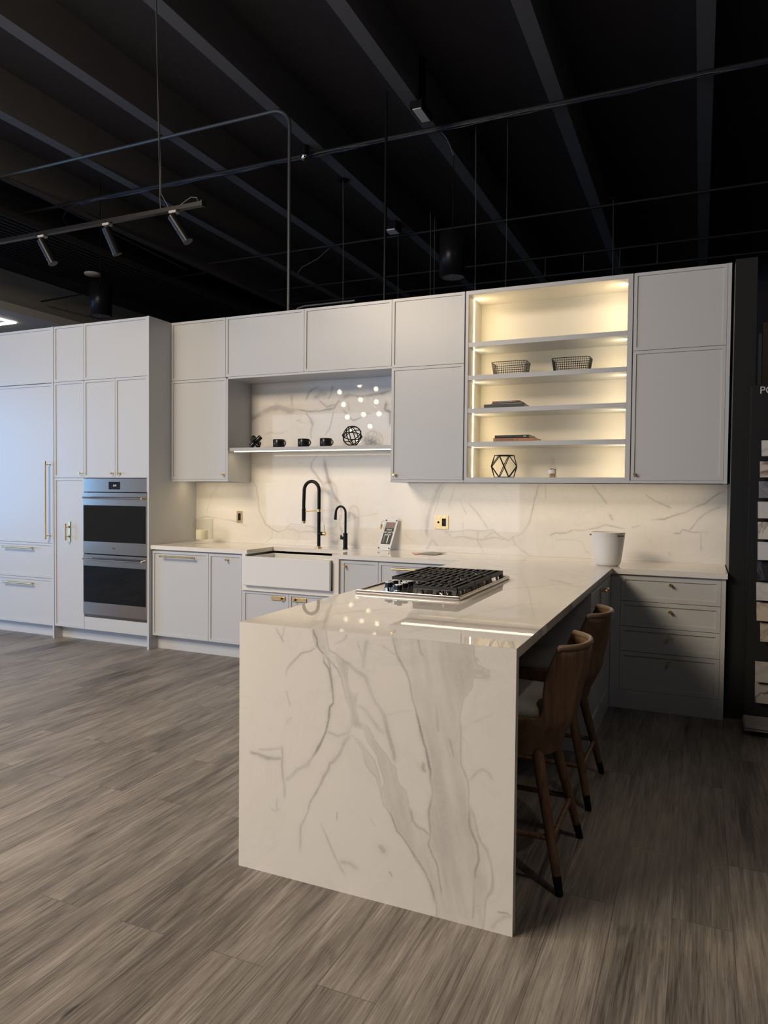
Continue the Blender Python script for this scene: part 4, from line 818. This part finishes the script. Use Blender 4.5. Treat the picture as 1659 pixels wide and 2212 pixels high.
cx, cy = 3.797, -0.437
bk = thing('ceramic_bucket', (cx, cy, CT), 'white ceramic ice bucket with small bronze handles on the worktop corner', 'bucket')
pr = [(0.0, 0.0006), (0.066, 0.0006), (0.076, 0.006), (0.084, 0.020), (0.093, 0.08), (0.103, 0.16), (0.110, 0.222), (0.1125, 0.226), (0.1085, 0.227), (0.104, 0.20), (0.096, 0.12), (0.083, 0.03), (0.06, 0.012), (0.0, 0.010)]
MB().lathe(pr, (cx, cy, CT), 48).build('bowl', BUCKET, bk)
BRONZE = mat('dark_bronze', (0.16, 0.10, 0.06), 0.35, 1.0)
for w0 in (-40, 165):
    b = MB(); P_ = []
    for dw in (-9, 9):
        w = math.radians(w0+dw); rr = 0.108
        b.cyl((cx+rr*math.cos(w), cy+rr*math.sin(w), CT+0.205), (cx+(rr+0.016)*math.cos(w), cy+(rr+0.016)*math.sin(w), CT+0.205), 0.0045, n=10); P_.append((cx+(rr+0.016)*math.cos(w), cy+(rr+0.016)*math.sin(w), CT+0.205))
    b.cyl(P_[0], P_[1], 0.0032, n=10); b.build('handle', BRONZE, bk)

# ------------------------------------------------------------------ niche ornaments
NZT = 1.7650
def ico_rod(b, p0, p1, r, n=6): b.cyl(p0, p1, r, r, n)
b = MB(); c_ = Vector((0.812, -0.22, NZT+0.050))
dirs = [Vector((0.66, 0.28, 0.70)), Vector((-0.66, 0.28, 0.70)), Vector((0.0, 0.96, -0.28))]
for d_ in dirs: d_.normalize(); b.cyl(c_-d_*0.058, c_+d_*0.058, 0.021, n=8)
for d_ in dirs:
    for s_1 in (-1, 1): b.cyl(c_+d_*0.046*s_1, c_+d_*0.064*s_1, 0.0235, 0.017, n=8)
lo = min(v[2] for v in b.v); b.v = [(v[0], v[1], v[2]-lo+NZT+0.0006) for v in b.v]
tag(b.build('jack_ornament', BLACK_C), 'black jack-shaped ornament at the left end of the niche ledge', 'ornament')
def mug(x, label):
    m = thing('coffee_mug', (x, -0.215, NZT+0.0006), label, 'mug', 'black mugs on the niche ledge')
    MB().lathe([(0.0, 0.0), (0.044, 0.0), (0.049, 0.004), (0.050, 0.070), (0.0485, 0.0715), (0.047, 0.070), (0.0455, 0.008), (0.0, 0.006)], (x, -0.215, NZT+0.0006), 32).build('cup', BLACK_C, m)
    pts = [(x+0.046+0.024*math.sin(math.pi*k/12), -0.215-0.004*math.sin(math.pi*k/12), NZT+0.039+0.022*math.cos(math.pi*k/12)) for k in range(13)]
    MB().tube(pts, 0.0045, 8).build('handle', BLACK_C, m); return m
mug(1.043, 'black mug on the niche ledge, next to the jack ornament')
mug(1.288, 'black mug on the niche ledge, middle of the three')
mug(1.500, 'black mug on the niche ledge, nearest the ring sphere')
b = MB(); R_ = 0.0805; c_ = Vector((1.745, -0.215, NZT+R_+0.0062))
for ax in ((0.95, 0.2, 0.25), (0.25, -0.35, 0.9), (-0.55, 0.1, 0.82), (0.45, 0.75, 0.35), (-0.75, 0.6, 0.2), (0.1, 0.95, -0.35)):
    n_ = Vector(ax).normalized(); a_ = n_.orthogonal().normalized(); q_ = n_.cross(a_)
    b.tube([c_+(a_*math.cos(2*math.pi*k/48)+q_*math.sin(2*math.pi*k/48))*R_ for k in range(48)], 0.0042, 8, closed=True)
tag(b.build('ring_sphere', BLACK_M), 'black openwork sphere of crossed rings on the niche ledge', 'ornament')

# ------------------------------------------------------------------ things on the lit shelves
def basket(x, w, label):
    z = SHELF_TOPS[1]; y0, y1 = -0.30, -0.12; h = 0.098; b = MB(); r = 0.0014; rc = 0.03
    def outline(s, zz):
        P_ = []; a0_, a1_, c0_, c1_ = x-w/2+(1-s)*0.014, x+w/2-(1-s)*0.014, y0+(1-s)*0.012, y1-(1-s)*0.012
        for (qx, qy, w0) in ((a1_-rc, c1_-rc, 0), (a0_+rc, c1_-rc, 90), (a0_+rc, c0_+rc, 180), (a1_-rc, c0_+rc, 270)):
            for k in range(5): g_ = math.radians(w0+k*22.5); P_.append(Vector((qx+rc*math.cos(g_), qy+rc*math.sin(g_), zz)))
        return P_
    def dense(P_):
        out = []
        for i in range(len(P_)):
            a_, c2 = P_[i], P_[(i+1) % len(P_)]; n_ = max(1, round((c2-a_).length/0.0135))
            out += [a_+(c2-a_)*k/n_ for k in range(n_)]
        return out
    for k in range(7):
        s = k/6; b.tube(outline(s, z+0.0025+h*s*0.97), r if k < 6 else 0.0024, 5, closed=True)
    lo_, hi_ = outline(0, z+0.0025), outline(1, z+0.0025+h*0.97)
    for i in range(len(lo_)):
        A0, A1, B0, B1 = lo_[i], lo_[(i+1) % len(lo_)], hi_[i], hi_[(i+1) % len(hi_)]; n_ = max(1, round((A1-A0).length/0.0135))
        for k in range(n_): b.tube([A0+(A1-A0)*k/n_, B0+(B1-B0)*k/n_], r, 5)
    xs = x-w/2+0.02
    while xs < x+w/2-0.015: b.tube([(xs, y0+0.013, z+0.0025), (xs, y1-0.013, z+0.0025)], r, 5); xs += 0.0135
    ys = y0+0.02
    while ys < y1-0.015: b.tube([(x-w/2+0.015, ys, z+0.003), (x+w/2-0.015, ys, z+0.003)], r, 5); ys += 0.0135
    return tag(b.build('wire_basket', BLACK_M), label, 'basket', 'black wire baskets on the lit shelf')
basket(3.055, 0.262, 'black wire basket on the lit shelf, nearer the left led strip')
basket(3.500, 0.268, 'black wire basket on the lit shelf, farther right of the two')
PAPER = mat('book_pages', (0.62, 0.52, 0.38), 0.8)
def book(x0, x1, y0, y1, z, h, cover, label, rot=0.0, spine_bits=None, grp='books lying on the lit shelves'):
    bk_ = thing('book', ((x0+x1)/2, (y0+y1)/2, z), label, 'book', grp)
    c = MB().box(x0, x1, y0, y1, z, z+0.0022).box(x0, x1, y0, y1, z+h-0.0022, z+h).box(x0, x1, y0, y0+0.0025, z, z+h)
    cv = c.build('cover', cover, bk_); MB().box(x0+0.004, x1-0.004, y0+0.0026, y1-0.004, z+0.0023, z+h-0.0023).build('pages', PAPER, bk_)
    for (a_, c2, m_) in (spine_bits or []): MB().box(x0+(x1-x0)*a_, x0+(x1-x0)*c2, y0-0.0003, y0-0.00005, z+h*0.28, z+h*0.72).build('spine_print', m_, cv)
    bk_.rotation_euler = (0, 0, rot); return bk_
BKG = mat('book_charcoal', (0.06, 0.065, 0.06), 0.5); BKT = mat('book_tan', (0.48, 0.21, 0.10), 0.5); BKB = mat('book_black', (0.012, 0.013, 0.014), 0.35); BKS = mat('book_silver', (0.33, 0.32, 0.33), 0.45); BKN = mat('book_brown', (0.26, 0.15, 0.09), 0.5)
z3 = SHELF_TOPS[2]+0.0005; z4 = SHELF_TOPS[3]+0.0005
book(2.885, 3.185, -0.335, -0.10, z3, 0.025, BKG, 'thick charcoal book at the bottom of the upper pile of shelf books', 0.02)
book(2.935, 3.155, -0.315, -0.12, z3+0.0255, 0.009, BKS, 'thin silver book between the charcoal and brown shelf books', -0.01)
book(2.945, 3.150, -0.318, -0.13, z3+0.035, 0.014, BKN, 'small brown book topping the upper pile of shelf books', 0.0, [(0.25, 0.72, BKS), (0.86, 0.99, BKB)])
book(2.958, 3.262, -0.325, -0.08, z4, 0.026, BKT, 'tan cloth-bound book under the black one on the fourth shelf', 0.0, [(0.06, 0.11, BKN), (0.14, 0.30, BKN), (0.31, 0.50, BKN), (0.56, 0.60, BKN)])
book(2.968, 3.222, -0.322, -0.10, z4+0.0265, 0.020, BKB, 'black hardback lying on the tan book', 0.0, [(0.84, 0.92, BKS)])
vx, vy, vz = 3.012, -0.205, SB+0.0045; b = MB()
hx = lambda r, z, o_: [Vector((vx+r*math.cos(math.radians(60*k+o_)), vy+r*math.sin(math.radians(60*k+o_)), vz+z)) for k in range(6)]
T_, M_, L_ = hx(0.072, 0.162, 12), hx(0.108, 0.081, 42), hx(0.072, 0.0, 12)
for k in range(6):
    for P_, Q_ in ((T_[k], T_[(k+1) % 6]), (L_[k], L_[(k+1) % 6]), (T_[k], M_[k]), (T_[(k+1) % 6], M_[k]), (L_[k], M_[k]), (L_[(k+1) % 6], M_[k])): b.tube([P_, Q_], 0.0036, 6)
tag(b.build('geometric_vase', BLACK_M), 'black open geometric wire vase on the bottom lit shelf', 'vase')
x, y, z = 3.374, -0.21, SB+0.0006
bo = thing('glass_bottle', (x, y, z), 'small clear glass bottle of matches with ball stopper on the bottom lit shelf', 'bottle')
MB().lathe([(0.0, 0.0), (0.029, 0.0), (0.031, 0.003), (0.031, 0.068), (0.026, 0.084), (0.012, 0.092), (0.0115, 0.108), (0.015, 0.110), (0.013, 0.112)], (x, y, z), 28).build('bottle_body', GLASS, bo)
MB().lathe([(0.0, 0.108), (0.009, 0.108), (0.009, 0.116), (0.013, 0.121), (0.0155, 0.130), (0.013, 0.139), (0.007, 0.144), (0.0, 0.145)], (x, y, z), 20).build('stopper', GLASS, bo)
random.seed(5); WD = mat('match_wood', (0.55, 0.36, 0.2), 0.7); b = MB(); c2 = MB()
for k in range(46):
    w, r_ = random.random()*6.28, 0.023*math.sqrt(random.random()); w2 = w+random.uniform(-.6, .6)
    A_ = (x+r_*math.cos(w), y+r_*math.sin(w), z+0.002); B_ = (x+r_*math.cos(w2), y+r_*math.sin(w2), z+0.052+random.random()*0.01)
    b.cyl(A_, B_, 0.0011, n=5); c2.cyl(B_, (B_[0], B_[1], B_[2]+0.005), 0.0018, n=6)
q = b.build('match_sticks', WD, bo); q['kind'] = 'stuff'; q = c2.build('match_heads', BLACK_C, bo); q['kind'] = 'stuff'
b = MB(); vs = []
for j in (0.030, 0.060):
    for i in range(13): w = math.radians(200+i*9); vs.append((x+0.0316*math.cos(w), y+0.0316*math.sin(w), z+j))
b.add(vs, [(i, i+1, 14+i, 13+i) for i in range(12)], True); b.build('paper_label', MG2, bo)

# ------------------------------------------------------------------ porcelain tile display at the right edge
ds = thing('tile_display', (4.97, -0.59, 0), 'tall black tile display board with pale lettering at right edge', 'display stand')
MB().box(4.635, 5.30, -0.610, -0.570, 0.0, 2.062).build('board', BLKWALL, ds, bevel=0.002)
MB().box(4.632, 4.6348, -0.612, -0.571, 0.0, 2.062).build('edge_trim', PIPE, ds)
text_obj('lettering', 'PO', 0.062, mat('pale_letter', (0.55, 0.56, 0.58), 0.4), ds, (4.6765, -0.6106, 2.030), RX, 0.0005, align='LEFT')
TM = [('white grey-veined', tile_mat('tile_grey_vein', (0.55, 0.55, 0.54), (0.2, 0.2, 0.2))), ('brown-streaked', tile_mat('tile_brown_streak', (0.50, 0.46, 0.42), (0.13, 0.08, 0.05), amount=0.9)), ('slate grey', tile_mat('tile_slate', (0.12, 0.13, 0.16), (0.3, 0.3, 0.33))),
      ('plain light grey', tile_mat('tile_light', (0.5, 0.5, 0.52), (0.4, 0.4, 0.4), amount=0.2)), ('white olive-veined', tile_mat('tile_olive', (0.55, 0.53, 0.5), (0.2, 0.18, 0.12), amount=0.8)), ('pale grey-white', tile_mat('tile_pale', (0.52, 0.53, 0.56), (0.48, 0.48, 0.5), amount=0.2)),
      ('black marble-look', tile_mat('tile_black', (0.012, 0.014, 0.02), (0.12, 0.12, 0.14))), ('speckled pale', tile_mat('tile_speckle', (0.50, 0.50, 0.50), (0.36, 0.36, 0.36), amount=0.5)), ('cream wavy-veined', tile_mat('tile_cream', (0.48, 0.43, 0.37), (0.22, 0.19, 0.16))), ('beige cloudy', tile_mat('tile_beige', (0.40, 0.36, 0.31), (0.24, 0.21, 0.18), amount=0.8)),
      ('dim greige', tile_mat('tile_greige', (0.32, 0.31, 0.30), (0.22, 0.21, 0.2))), ('dim black-veined', tile_mat('tile_dim_vein', (0.30, 0.29, 0.28), (0.04, 0.035, 0.03), amount=0.9))]
PLACES = ['topmost on the black display board', 'second from the top of the display board, under the grey-veined one', 'on the display board, third from the top', 'on the display board, just under the slate grey one', 'on the display board, above the pale plain one', 'on the display board, just above the black one', 'on the display board, level with the worktop', 'on the display board, just under the black one', 'on the display board, under the speckled one', 'on the display board, last before the wide gap', 'on the display board, just below the wide gap', 'lowest on the display board']
YS = [(953, 986), (998, 1032), (1041, 1076), (1084.5, 1120), (1128, 1165), (1171, 1210), (1213, 1253), (1258, 1297), (1301, 1341), (1345, 1386), (1428, 1473), (1473, 1518)]
XL = [(1641, 1649), (1640, 1643), (1638, 1640), (1635, 1639), (1635, 1639), (1635, 1638), (1633, 1637), (1631, 1636), (1633, 1635), (1640, 1644), (1629, 1633), (1628, 1633)]
def unp(px, py, yv):
    d_ = cf + cr2*(px-829.5)/F_PX + cu2*(1106-py)/F_PX; s_ = (yv-CAM.y)/d_.y; return CAM + d_*s_
for i, ((ya, yb), (xa, xb)) in enumerate(zip(YS, XL)):
    a_ = unp(xa, ya, -0.618); c_ = unp(xb, yb, -0.655); W_ = 0.30; b = MB()
    n_ = Vector((0, -(a_.z-c_.z), -(c_.y-a_.y))).normalized() ; th = n_*0.009
    x0 = (a_.x+c_.x)/2
    q = [Vector((x0, c_.y, c_.z)), Vector((x0+W_, c_.y, c_.z)), Vector((x0+W_, a_.y, a_.z)), Vector((x0, a_.y, a_.z))]
    sl = (c_.x-a_.x)
    b.add(q+[p-th*-1 for p in q], [(0,3,2,1),(4,5,6,7),(0,1,5,4),(1,2,6,5),(2,3,7,6),(3,0,4,7)])
    ti = thing('tile_sample', (x0+W_/2, a_.y, c_.z), '%s tile sample %s' % (TM[i][0], PLACES[i]), 'tile', 'tile samples on the black display board')
    b.build('tile', TM[i][1], ti)
    MB().box(x0+0.1, x0+0.2, -0.655, -0.6103, c_.z-0.006, c_.z-0.001).box(x0+0.1, x0+0.2, -0.6655, -0.6565, c_.z-0.006, c_.z-0.001).build('ledge_bracket', BLACK_M, ti)
for k, lb in enumerate(('grey floor tile at the bottom of the pair in front of the display board', 'grey-brown floor tile on top of the pair in front of the display board')):
    o = MB().box(4.625+0.005*k, 5.25, -0.87, -0.625, 0.034+k*0.014, 0.044+k*0.014).build('tile_sample', TM[10][1], bevel=0.001); tag(o, lb, 'tile', 'floor tiles lying before the display board')
rs = MB().box(4.70, 5.22, -0.85, -0.63, 0, 0.0335).build('tile_plinth', BLKWALL); tag(rs, 'low black plinth carrying the floor tiles before the display board', 'plinth')
ls = MB().box(4.74, 5.45, 0.16, 0.18, 0.0, 2.60).build('stone_slab', tile_mat('slab_beige', (0.36, 0.29, 0.22), (0.28, 0.23, 0.18), 0.35, 0.3)); tag(ls, 'tall beige stone slab standing behind the black display board', 'slab')
lw = MB().box(4.712, 4.732, 0.14, 0.20, 0.0, 2.52).build('stone_slab', tile_mat('slab_pale', (0.45, 0.47, 0.5), (0.4, 0.4, 0.42), 0.35, 0.2)); tag(lw, 'thin pale slab edge standing between black panel and beige slab', 'slab')

# ------------------------------------------------------------------ ceiling services
def lit(o, label, cat, group=None): return tag(o, label, cat, group)
# sprinkler main with the cable bundle tied to it, under the beams
sp_ = MB().tube([(-7.0, 1.06, 4.872), (7.8, 1.06, 4.872)], 0.022, 12).build('sprinkler_pipe', PIPE); tag(sp_, 'long black sprinkler pipe crossing under all the ceiling beams', 'pipe')
random.seed(3)
for k, (dy, r_) in enumerate(((-0.035, 0.007), (-0.05, 0.005), (-0.042, 0.006), (-0.06, 0.004))):
    pts = []; x = -2.55
    while x < 7.8: pts.append((x, 1.06+dy+random.uniform(-.012, .012), 4.838+random.uniform(-.012, .010)-0.006*k)); x += 0.30
    if k == 0: pts = [(-2.98, 1.5, 4.72), (-2.96, 1.25, 4.66), (-2.90, 1.08, 4.74), (-2.75, 1.03, 4.82)] + pts
    lab = ['blue-black cable running along the sprinkler pipe and drooping at its left end', 'thin data cable under the sprinkler pipe', 'dark cable sagging below the sprinkler pipe', 'finest wire in the bundle below the sprinkler pipe'][k]
    tag(MB().tube(pts, r_, 6).build('cable', CABLE if k != 1 else CABLE_W), lab, 'cable', 'cable bundle along the sprinkler pipe')
# conduit: along ceiling then down behind cabinets
pts = [(-7.0, 0.215, 4.885), (0.70, 0.215, 4.885)]
for k in range(1, 9): w = math.pi/2*k/8; pts.append((0.70+0.17*math.sin(w), 0.215, 4.715+0.17*math.cos(w)))
pts += [(0.870, 0.215, 4.0), (0.870, 0.215, 0.0)]
o = MB().tube(pts[:2], 0.013, 12).build('electrical_conduit', PIPE, origin=False)
cd = MB().tube(pts, 0.0165, 12).build('electrical_conduit', GALV); tag(cd, 'grey conduit bending down from the ceiling behind the kitchen wall', 'conduit'); bpy.data.objects.remove(o)
o = MB().tube([(0.93, 0.215, 0.0), (0.93, 0.215, 3.02), (0.97, 0.215, 3.062), (1.04, 0.215, 3.075), (1.55, 0.215, 3.075)], 0.011, 10).build('electrical_conduit', GALV); tag(o, 'short grey conduit elbow peeking over the niche cabinets', 'conduit')
# black drop pole and thin hangers
o = MB().tube([(1.776, 0.342, 4.9), (1.775, 0.342, 2.0), (1.775, 0.342, 0.0)], 0.013, 10).build('drop_pole', BLACK_M); tag(o, 'thick black pole from the ceiling behind the niche cabinets', 'pole')
def hanger(px, py, pxb, pyb, r_, label, disc=0.0, m=CABLE_W, zt=4.9):
    d_ = cf + cr2*(px-829.5)/F_PX + cu2*(1106-py)/F_PX; A_ = CAM + d_*((zt-CAM.z)/d_.z); B_ = unp(pxb, pyb, A_.y)
    h = thing('ceiling_cable', tuple(A_), label, 'cable', None)
    MB().tube([A_, (A_+B_)/2, (B_.x, B_.y, B_.z-1.2)], r_, 6).build('wire', m, h)
    if disc: MB().cyl((A_.x, A_.y, A_.z-0.012), A_, disc, n=20).build('canopy', BLACK_M, h)
    return A_
hanger(741, 388, 742, 655, 0.004, 'thin wire hanging from a round black canopy between the vertical conduit and black pole', 0.06)
hanger(1028, 267, 1028, 627, 0.0055, 'pale rod hanging just right of the black cylinder pendant', 0.02, GALV)
hanger(1097, 250, 1093, 620, 0.0025, 'fine wire hanging above the lit shelf unit', 0.05)
hanger(930, 458, 930, 637, 0.006, 'left one of two parallel rods near the black cylinder pendant', 0.0, GALV)
hanger(939, 470, 938, 637, 0.006, 'right one of two parallel rods near the black cylinder pendant', 0.0, GALV)
hanger(860, 500, 860, 645, 0.0035, 'faint wire hanging below the small ceiling junction box')
hanger(1325, 430, 1324, 592, 0.004, 'wire hanging from the ceiling right above the shelf unit\'s right end', 0.07)
# emergency light, junction light, dome camera, detector, heater disc
q = thing('emergency_light', (1.99, 0.64, 4.80), 'small rectangular ceiling light box with a pale lens beside a beam', 'light')
MB().box(1.935, 2.045, 0.50, 0.78, 4.80, 4.86).build('housing', BLACK_M, q); MB().box(1.95, 2.03, 0.52, 0.76, 4.793, 4.80).build('lens', LENS_D, q)
MB().box(1.96, 2.02, 0.6, 0.66, 4.86, 5.299).build('mount', BLACK_M, q)
q = thing('junction_fixture', (0.625, 3.2, 4.79), 'little pale ceiling fixture above the niche cabinets, far back', 'light')
MB().box(0.53, 0.70, 3.10, 3.30, 4.80, 4.899).build('housing', BLACK_M, q); MB().box(0.55, 0.68, 3.12, 3.28, 4.785, 4.80).build('lens', LENS_D, q)
q = thing('dome_camera', (0.61, 0.93, 4.75), 'small dome security camera hanging below the sprinkler pipe', 'camera')
MB().cyl((0.61, 0.93, 4.80), (0.61, 0.93, 4.899), 0.045, n=24).build('mount', BLACK_M, q)
MB().lathe([(0.042, 0.0), (0.040, -0.018), (0.030, -0.036), (0.015, -0.046), (0.0, -0.048)], (0.61, 0.93, 4.80), 24).build('dome', CHROME, q)
q = MB().lathe([(0.0, 0.0), (0.10, 0.006), (0.115, 0.02), (0.115, 0.035), (0.0, 0.04)], (-3.65, 2.28, 4.44), 28); o = q.build('ceiling_disc', mat('disc_white', (0.5, 0.45, 0.42), 0.5)); 
dd = thing('ceiling_sensor', (-3.65, 2.28, 4.44), 'white round ceiling sensor above the left cylinder pendant', 'sensor'); attach(o, dd); MB().cyl((-3.65, 2.28, 4.478), (-3.65, 2.28, 4.6), 0.01).build('stem', BLACK_M, dd)
# cylinder pendants
def pendant(x, y, z0, z1, r_, label, ztop, lens):
    p = thing('cylinder_pendant', (x, y, z0), label, 'pendant light', 'black cylinder pendants behind the kitchen')
    MB().lathe([(0.0, z1-z0), (r_, z1-z0), (r_, 0.0), (r_-0.008, 0.0), (r_-0.008, 0.02)], (x, y, z0), 36).build('lamp_shade', BLACK_M, p)
    MB().lathe([(0.0, 0.006), (r_-0.008, 0.006)], (x, y, z0), 36).build('diffuser', lens, p)
    MB().cyl((x, y, z0-0.002), (x, y, z0+0.006), 0.008, n=12).build('finial', CHROME, p)
    MB().cyl((x, y, z1), (x, y, ztop), 0.004, n=8).build('cord', BLACK_M, p); return p
pendant(2.180, 1.0, 3.420, 3.830, 0.122, 'black cylinder pendant hanging near the open shelf unit', 4.56, LENS_D)
o = MB().tube([(2.180, 1.0, 4.56), (2.14, 1.01, 4.66), (2.10, 1.03, 4.74), (2.02, 1.05, 4.85)], 0.006, 6).build('cable', CABLE_W); tag(o, 'pale looping wire from sprinkler pipe to the black cylinder pendant', 'cable')
pendant(-2.713, 1.5, 3.605, 4.02, 0.140, 'black cylinder pendant above the pantry cabinets at left', 5.299, mat('dark_lens', (0.08, 0.08, 0.09), 0.5))
# slatted duct at the left
q = thing('slatted_duct', (-3.8, 3.6, 4.54), 'long black ribbed duct running away beside the left pendant', 'duct')
MB().box(-4.45, -3.05, -1.0, 8.0, 4.56, 4.62).build('housing', DUCT, q)
b = MB()
for k in range(15): x = -4.42+k*0.096; b.box(x, x+0.03, -1.0, 8.0, 4.54, 4.56)
b.build('ribs', DUCT, q)
# track with three spots
tr = thing('light_track', (0.2, -1.5, 3.33), 'black ceiling track at the upper left holding three spotlights', 'track')
MB().box(-1.6, 1.24, -1.518, -1.482, 3.322, 3.350).build('rail', BLACK_M, tr)
MB().box(1.236, 1.246, -1.522, -1.478, 3.318, 3.354).build('end_cap', PIPE, tr)
MB().tube([(0.877, -1.5, 3.35), (0.872, -1.5, 3.42), (0.85, -1.5, 4.2), (0.83, -1.5, 4.9)], 0.003, 6).tube([(0.95, -1.5, 3.352), (0.88, -1.5, 3.46), (0.868, -1.49, 3.7), (0.84, -1.49, 4.3), (0.82, -1.49, 5.29)], 0.003, 6).build('suspension_cable', CABLE_W, tr)
MB().tube([(1.20, -1.5, 3.352), (1.19, -1.5, 3.385), (1.14, -1.5, 3.395), (1.08, -1.5, 3.37), (1.04, -1.5, 3.352)], 0.004, 6).build('feed_wire', GALV, tr)
def track_spot(x, dx, dy, label):
    s = thing('track_spotlight', (x, -1.5, 3.2), label, 'spotlight', 'black spotlights on the left ceiling track')
    MB().box(x-0.03, x+0.03, -1.520, -1.480, 3.306, 3.3215).build('adapter', LENS_W, s)
    MB().cyl((x, -1.5, 3.306), (x, -1.5, 3.285), 0.006, n=10).build('stem', BLACK_M, s)
    t0 = Vector((x-dx*0.15, -1.5-dy*0.1, 3.288)); t1 = Vector((x+dx, -1.5+dy, 3.115)); d_ = (t1-t0).normalized()
    MB().cyl(t0, t1, 0.032, n=24).cyl(t1, t1+d_*0.006, 0.034, n=24).build('lamp_head', BLACK_M, s); return s
track_spot(-0.262, 0.075, 0.03, 'black track spotlight at the left, the leftmost of the three')
track_spot(0.388, 0.045, 0.05, 'black track spotlight in the middle of the three on the track')
track_spot(0.994, 0.095, 0.03, 'black track spotlight nearest the right end of the track')
# more services: rear cross pipes and small stubs
rp = thing('sprinkler_pipe', (2.6, 5.25, 4.88), 'rear sprinkler branch pipe with a row of small heads above the lit shelves', 'pipe')
MB().tube([(-2.6, 5.25, 4.88), (7.8, 5.25, 4.88)], 0.016, 8).build('pipe_run', PIPE, rp)
for y_, z_, lab in ((5.9, 4.80, 'rearmost black pipe just above the wall cabinets'), (3.55, 4.86, 'thin branch pipe crossing mid-ceiling behind the pendants')):
    tag(MB().tube([(-2.6, y_, z_), (7.8, y_, z_)], 0.016, 8).build('sprinkler_pipe', PIPE), lab, 'pipe')
tag(MB().tube([(-6.9, 4.2, 4.86), (-2.9, 3.9, 4.86)], 0.014, 8).build('sprinkler_pipe', PIPE), 'short pipe crossing the left beams behind the left pendant', 'pipe')
for k, (x, y) in enumerate(((2.2, 5.25), (2.75, 5.25), (3.25, 5.25), (3.75, 5.25))):
    h = MB().cyl((x, y, 4.64), (x, y, 4.899), 0.006, n=8).cyl((x, y, 4.60), (x, y, 4.64), 0.022, 0.012, n=10)
    h.build('sprinkler_head', GALV, rp)
tag(MB().tube([(-1.05, 3.6, 4.55), (-0.98, 3.6, 4.63), (-0.72, 3.6, 4.72), (-0.6, 3.6, 4.80), (-0.45, 3.6, 4.90)], 0.006, 6).build('cable', CABLE_W), 'loose crooked wire dangling above the left wall cabinet', 'cable')
tag(MB().tube([(-2.9, -0.3, 4.9), (-2.3, 0.9, 4.55), (-1.9, 2.2, 4.3)], 0.006, 6).build('cable', CABLE), 'dark guy wire slanting behind the light track', 'cable')
# square led ring in the lowered soffit
q = thing('led_ring_light', (-4.6, 0.7, 3.585), 'square bright led ring light under the lowered soffit at left', 'ceiling light')
b = MB().box(-5.2, -4.0, 1.27, 1.31, 3.583, 3.5995).box(-5.2, -4.0, 0.10, 0.14, 3.583, 3.5995).box(-4.04, -4.0, 0.14, 1.27, 3.583, 3.5995).box(-5.2, -5.16, 0.14, 1.27, 3.583, 3.5995)
b.build('diffuser', LEDC, q)
area('led_ring_glow', (-4.6, 0.7, 3.55), (-4.6, 0.7, 0), 1.1, 1.1, 12, (1, 0.95, 0.85))
# globe chandelier over the open floor (seen mirrored in the marble)
gl = [(733.7, 847), (776.7, 832), (812.5, 840), (742.4, 873.8), (779, 863.6), (813, 868), (750.7, 900.9), (785.4, 895.5), (819, 894), (799.5, 921), (761.5, 930), (774.5, 952)]
cl = thing('globe_chandelier', (-1.15, -6.0, 2.6), 'brass chandelier of small glowing globes, mirrored in the niche marble', 'chandelier')
hub = Vector((-1.15, -6.0, 3.45)); P_ = []
for i, (px, py) in enumerate(gl):
    A_ = unp(px, py, 0.0); d_ = (A_-CAM); d_.y = -d_.y; yv = -6.0 + 0.18*math.sin(i*2.4); g = A_ + d_*((yv)/d_.y); P_.append(g)
for g in P_:
    s = MB().lathe([(0.0, -0.042), (0.021, -0.036), (0.036, -0.021), (0.042, 0.0), (0.036, 0.021), (0.021, 0.036), (0.0, 0.042)], tuple(g), 20).build('globe', BULB, cl)
    MB().cyl((g.x, g.y, g.z+0.04), (g.x, g.y, g.z+0.07), 0.012, n=10).tube([(g.x, g.y, g.z+0.07), (g.x+(hub.x-g.x)*0.3, g.y, g.z+0.14), tuple(hub)], 0.004, 6).build('arm', BRASS, s)
MB().cyl((hub.x, hub.y, 3.42), (hub.x, hub.y, 3.50), 0.04, n=16).cyl((hub.x, hub.y, 3.5), (hub.x, hub.y, 5.299), 0.006, n=8).build('hub', BRASS, cl)
